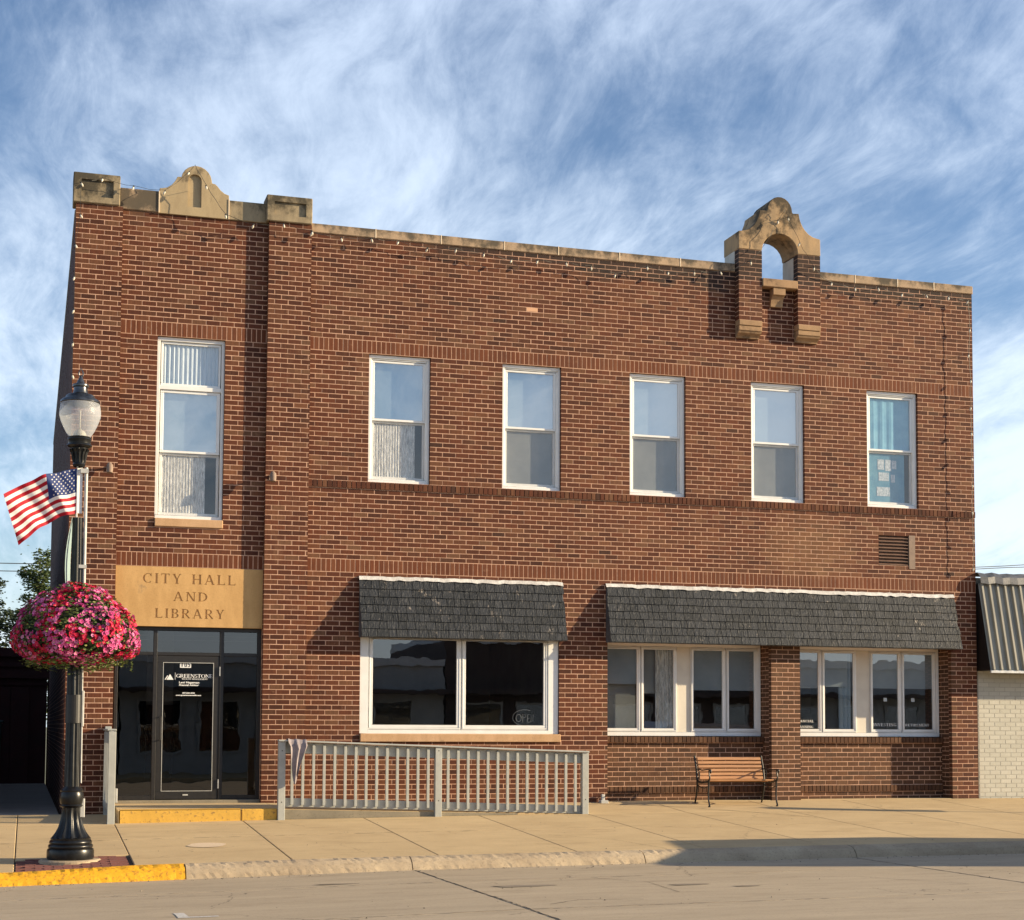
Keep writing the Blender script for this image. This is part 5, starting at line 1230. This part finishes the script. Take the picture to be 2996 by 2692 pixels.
def tree(name, label, x, y, h, r_, mat, seed, spire=.5, n=5200, ls=.10):
    rr = random.Random(seed); z0 = zg(x, 15) - .3; T = thing(name, label, 'tree', (x, y, z0)); m = MB()
    m.tube([(0, 0, 0), (.03, 0, h * .3), (-.02, .02, h * .6), (0, 0, h * .9)], [.16, .12, .07, .02], 8)
    br = []
    for i in range(46):
        t = rr.uniform(.25, .97); a = rr.uniform(0, 6.28); rad = r_ * (1 - t) ** spire * rr.uniform(.6, 1.15) * 1.25; z = h * t
        tip = Vector((rad * math.cos(a), rad * math.sin(a), z + rad * .55 + .15)); br.append((Vector((0, 0, z)), tip))
        m.tube([(0, 0, z), tuple(Vector((0, 0, z)).lerp(tip, .5) - Vector((0, 0, .05))), tuple(tip)], [.035, .02, .006], 4)
    br.append((Vector((0, 0, h * .8)), Vector((.02, 0, h * 1.0))))
    m.obj('trunk', 'bark', T); L = MB()
    for i in range(n):
        a, b = rr.choice(br); t = rr.uniform(.15, 1.0); sp = .26 * (1.12 - t); P = a.lerp(b, t) + Vector((rr.gauss(0, sp), rr.gauss(0, sp), rr.gauss(0, sp * .9)))
        q = Vector((rr.uniform(-1, 1), rr.uniform(-1, 1), rr.uniform(-.2, 1))).normalized().to_track_quat('Z', 'Y'); l = ls * rr.uniform(.6, 1.2); w = l * .45
        L.poly([P + q @ Vector(v) for v in ((-l / 2, 0, 0), (0, -w / 2, .01), (l / 2, 0, -.01), (0, w / 2, .01))])
    tag(L.obj('crown', mat, T), kind='stuff')
tree('tree', 'leafy green tree with upright tips behind the garage next to the brick wall', .42, 27, 7.25, 1.25, 'tree_leaf', 1, .55, 9000, .12)
tree('tree', 'darker tree left of the upright one, behind the garage at the photo edge', -1.35, 31, 6.4, 1.5, 'dark_leaf', 2, .35, 9000, .13)
tree('tree', 'low dark tree filling in between the two others above the garage roof', -.2, 34, 5.6, 1.5, 'dark_leaf', 4, .3, 7000, .13)
def cable(label, pts):
    m = MB(); P = []
    for (a, b) in zip(pts, pts[1:]):
        for i in range(16):
            t = i / 16; p = Vector(a).lerp(Vector(b), t); p.z -= 1.2 * t * (1 - t) * ((Vector(b) - Vector(a)).length / 30); P.append(tuple(p))
    P.append(pts[-1]); m.tube(P, .022, 4); tag(m.obj('utility_cable', 'wire'), label, 'cable', 'overhead utility cables')
cable('upper overhead cable crossing the sky behind the building', [(-30, 40, 8.0), (6, 40, 7.6), (43.5, 40, 8.83), (60, 40, 10.8)])
cable('lower overhead cable just under the other one', [(-30, 40, 7.7), (6, 40, 7.3), (43.9, 40, 8.78), (60, 40, 10.3)])
# ------------------------------------------------------------------ across the street (reflected in the glass)
def shop(x0, x1, h, mat, label, y=-29.0, win=True):
    T = thing('street_shop', label, 'building', ((x0 + x1) / 2, y, -.4)); c_ = (x0 + x1) / 2; W = (x1 - x0) / 2
    m = MB(); m.box(-W + .01, W - .01, -9, 0, 0, h); m.obj('wall', mat, T); m = MB(); m.box(-W, W, -9.1, .12, h + .003, h + .28); m.obj('parapet', 'shop_white', T)
    if win:
        n = int(W); 
        for k in range(n):
            a = -W + .6 + k * (2 * W - 1.2) / n; b = a + (2 * W - 1.2) / n - .5; m = MB(); frame_box(m, a, b, .7, 2.5, .003, .08, .08); m.obj('window_frame', 'light_grey', T); pane('pane', a + .05, b - .05, .75, 2.45, .03, 'dark_glass', T)
            m = MB(); m.box(a, b, .001, .02, .72, 2.48); m.obj('window_back', 'interior_dark', T)
    m = MB(); m.box(-W, W, .0, 1.0, 2.75, 2.9); m.obj('canopy', 'shop_dark', T)
shop(-9, 3, 4.4, 'shop_wall', 'grey shop directly across the street'); shop(3.05, 14, 3.7, 'shop_wall', 'low pale shop across the street'); shop(14.05, 27, 4.6, 'shop_dark', 'dark brick shop across the street'); shop(27.05, 46, 3.9, 'shop_wall', 'long shop further along across the street'); shop(46.1, 70, 4.3, 'shop_dark', 'last dark shop across the street')
def van(loc, ang, label):
    T = thing('parked_car', label, 'car', loc); T.rotation_euler = (0, 0, ang)
    pr = [(0, .35), (5.0, .35), (5.0, .85), (4.6, .98), (3.6, 1.08), (2.9, 1.66), (.35, 1.78), (0, 1.2)]
    m = MB(); m.prism([(a, b) for a, b in pr], -.92, .92); bevel(m.obj('body', 'van_paint', T), .06, 2)
    for x in (1.0, 4.0):
        for y in (-.93, .75):
            m = MB(); m.tube([(x, y, .34), (x, y + .18, .34)], .34, 20); w = m.obj('wheel', 'rubber', T); m = MB(); m.tube([(x, y - .005, .34), (x, y + .185, .34)], .19, 14); m.obj('rim', 'light_grey', w)
    for a, b in ((.4, 1.35), (1.45, 2.6)):
        for y in (-.925, .925): m = MB(); m.box(a, b, min(y, y * 1.004), max(y, y * 1.004), 1.12, 1.55); m.obj('side_window', 'interior_dark', T)
    m = MB(); m.box(-.03, 0, -.8, -.55, .8, 1.1); m.box(-.03, 0, .55, .8, .8, 1.1); m.obj('tail_light', 'flag_red', T)
van((13.25, -7.75, zroad(15, -7.4)), 0, 'parked silver car just outside the photo on the right, casting the long kerb shadow')
# unseen sign post, added to throw the thin pavement shadow

sb = thing('sign_post', 'pavement sign on a short post right of the photo, throwing the thin shadow', 'sign', (17.9, -3.1, zg(17.9, -3.1)))
m = MB(); m.tube([(0, 0, 0), (0, 0, 2.0)], .03, 8); m.obj('post', 'galvanized', sb); m = MB(); m.box(-.02, .02, -.16, .16, 1.1, 1.95); bevel(m.obj('sign_board', 'light_grey', sb), .004)
# gutter grit and small litter
gm = MB(); gr_ = random.Random(21)
for i in range(420):
    x = gr_.uniform(-1, 14); y = -6.29 - abs(gr_.gauss(0, .10)) if gr_.random() < .6 else gr_.uniform(-11.5, -1.6); z = (zroad(x, y) if y < -6.27 else zg(x, y)) + .001
    if -6.28 < y < -5.9: continue
    r_ = gr_.uniform(.003, .011); h = r_ * gr_.uniform(.5, 1.1)
    p = [(x + r_ * math.cos(a + gr_.uniform(-.4, .4)), y + r_ * math.sin(a), z) for a in (0, 1.26, 2.5, 3.8, 5.0)]; n = len(gm.v); gm.v += p + [(x, y, z + h)]
    for k in range(5): gm.f.append((n + k, n + (k + 1) % 5, n + 5)); gm.m.append(0 if i % 3 else 1)
tag(gm.obj('grit', ['old_concrete', 'tar']), kind='stuff')

m = MB(); px_, py_ = 2.36, -4.35
m.poly([(px_ + .24 * math.cos(R(a)) * (1 + .08 * math.sin(a * .07)), py_ + .24 * math.sin(R(a)), zg(px_ + .24 * math.cos(R(a)), py_ + .24 * math.sin(R(a))) + .005) for a in range(0, 360, 15)])
tag(m.obj('pavement_patch', 'pale_concrete'), kind='structure')
crack([(-.5, -3.5), (3.1, -3.5), (6.8, -3.5)], .006, zg); crack([(8.5, -3.5), (12.0, -3.52)], .004, zg)
crack([(8.9, -.06), (9.9, -.6), (11.0, -1.5), (11.75, -2.6)], .012, zg); crack([(6.9, -4.2), (7.6, -4.9), (7.9, -5.95)], .005, zg); crack([(3.5, -1.6), (3.9, -2.5)], .004, zg)
crack([(6.2, -7.9), (6.6, -8.6), (6.5, -9.7)], .006, zroad); crack([(7.6, -8.4), (9.0, -8.7), (9.7, -9.9)], .005, zroad)
m = MB()
for (x, y, r1, r2) in ((5.2, -8.6, .34, .10), (6.9, -9.0, .22, .07), (7.4, -9.35, .15, .05), (3.4, -7.6, .25, .05)):
    m.poly([(x + r1 * math.cos(R(a)) * (1 + .2 * math.sin(a)), y + r2 * math.sin(R(a)) * (1 + .2 * math.cos(a * 1.7)), zroad(x, y) + .0045) for a in range(0, 360, 20)])
tag(m.obj('road_stain', 'road_stain'), kind='structure')
m = MB()
for x in PX:
    for z in (.12, .86):
        m.lathe([(0, 0), (.009, 0), (.009, .005)], n=8) if False else None
        c_ = (x + .05, RY - .0755, z); m.poly([(c_[0] + .009 * math.cos(R(a)), c_[1], c_[2] + .009 * math.sin(R(a))) for a in range(0, 360, 45)])
o = m.obj('bolt_heads', 'iron', rl); o.data.transform(Matrix.Translation((-3.70, -RY, .14))); tag(o, kind='stuff')
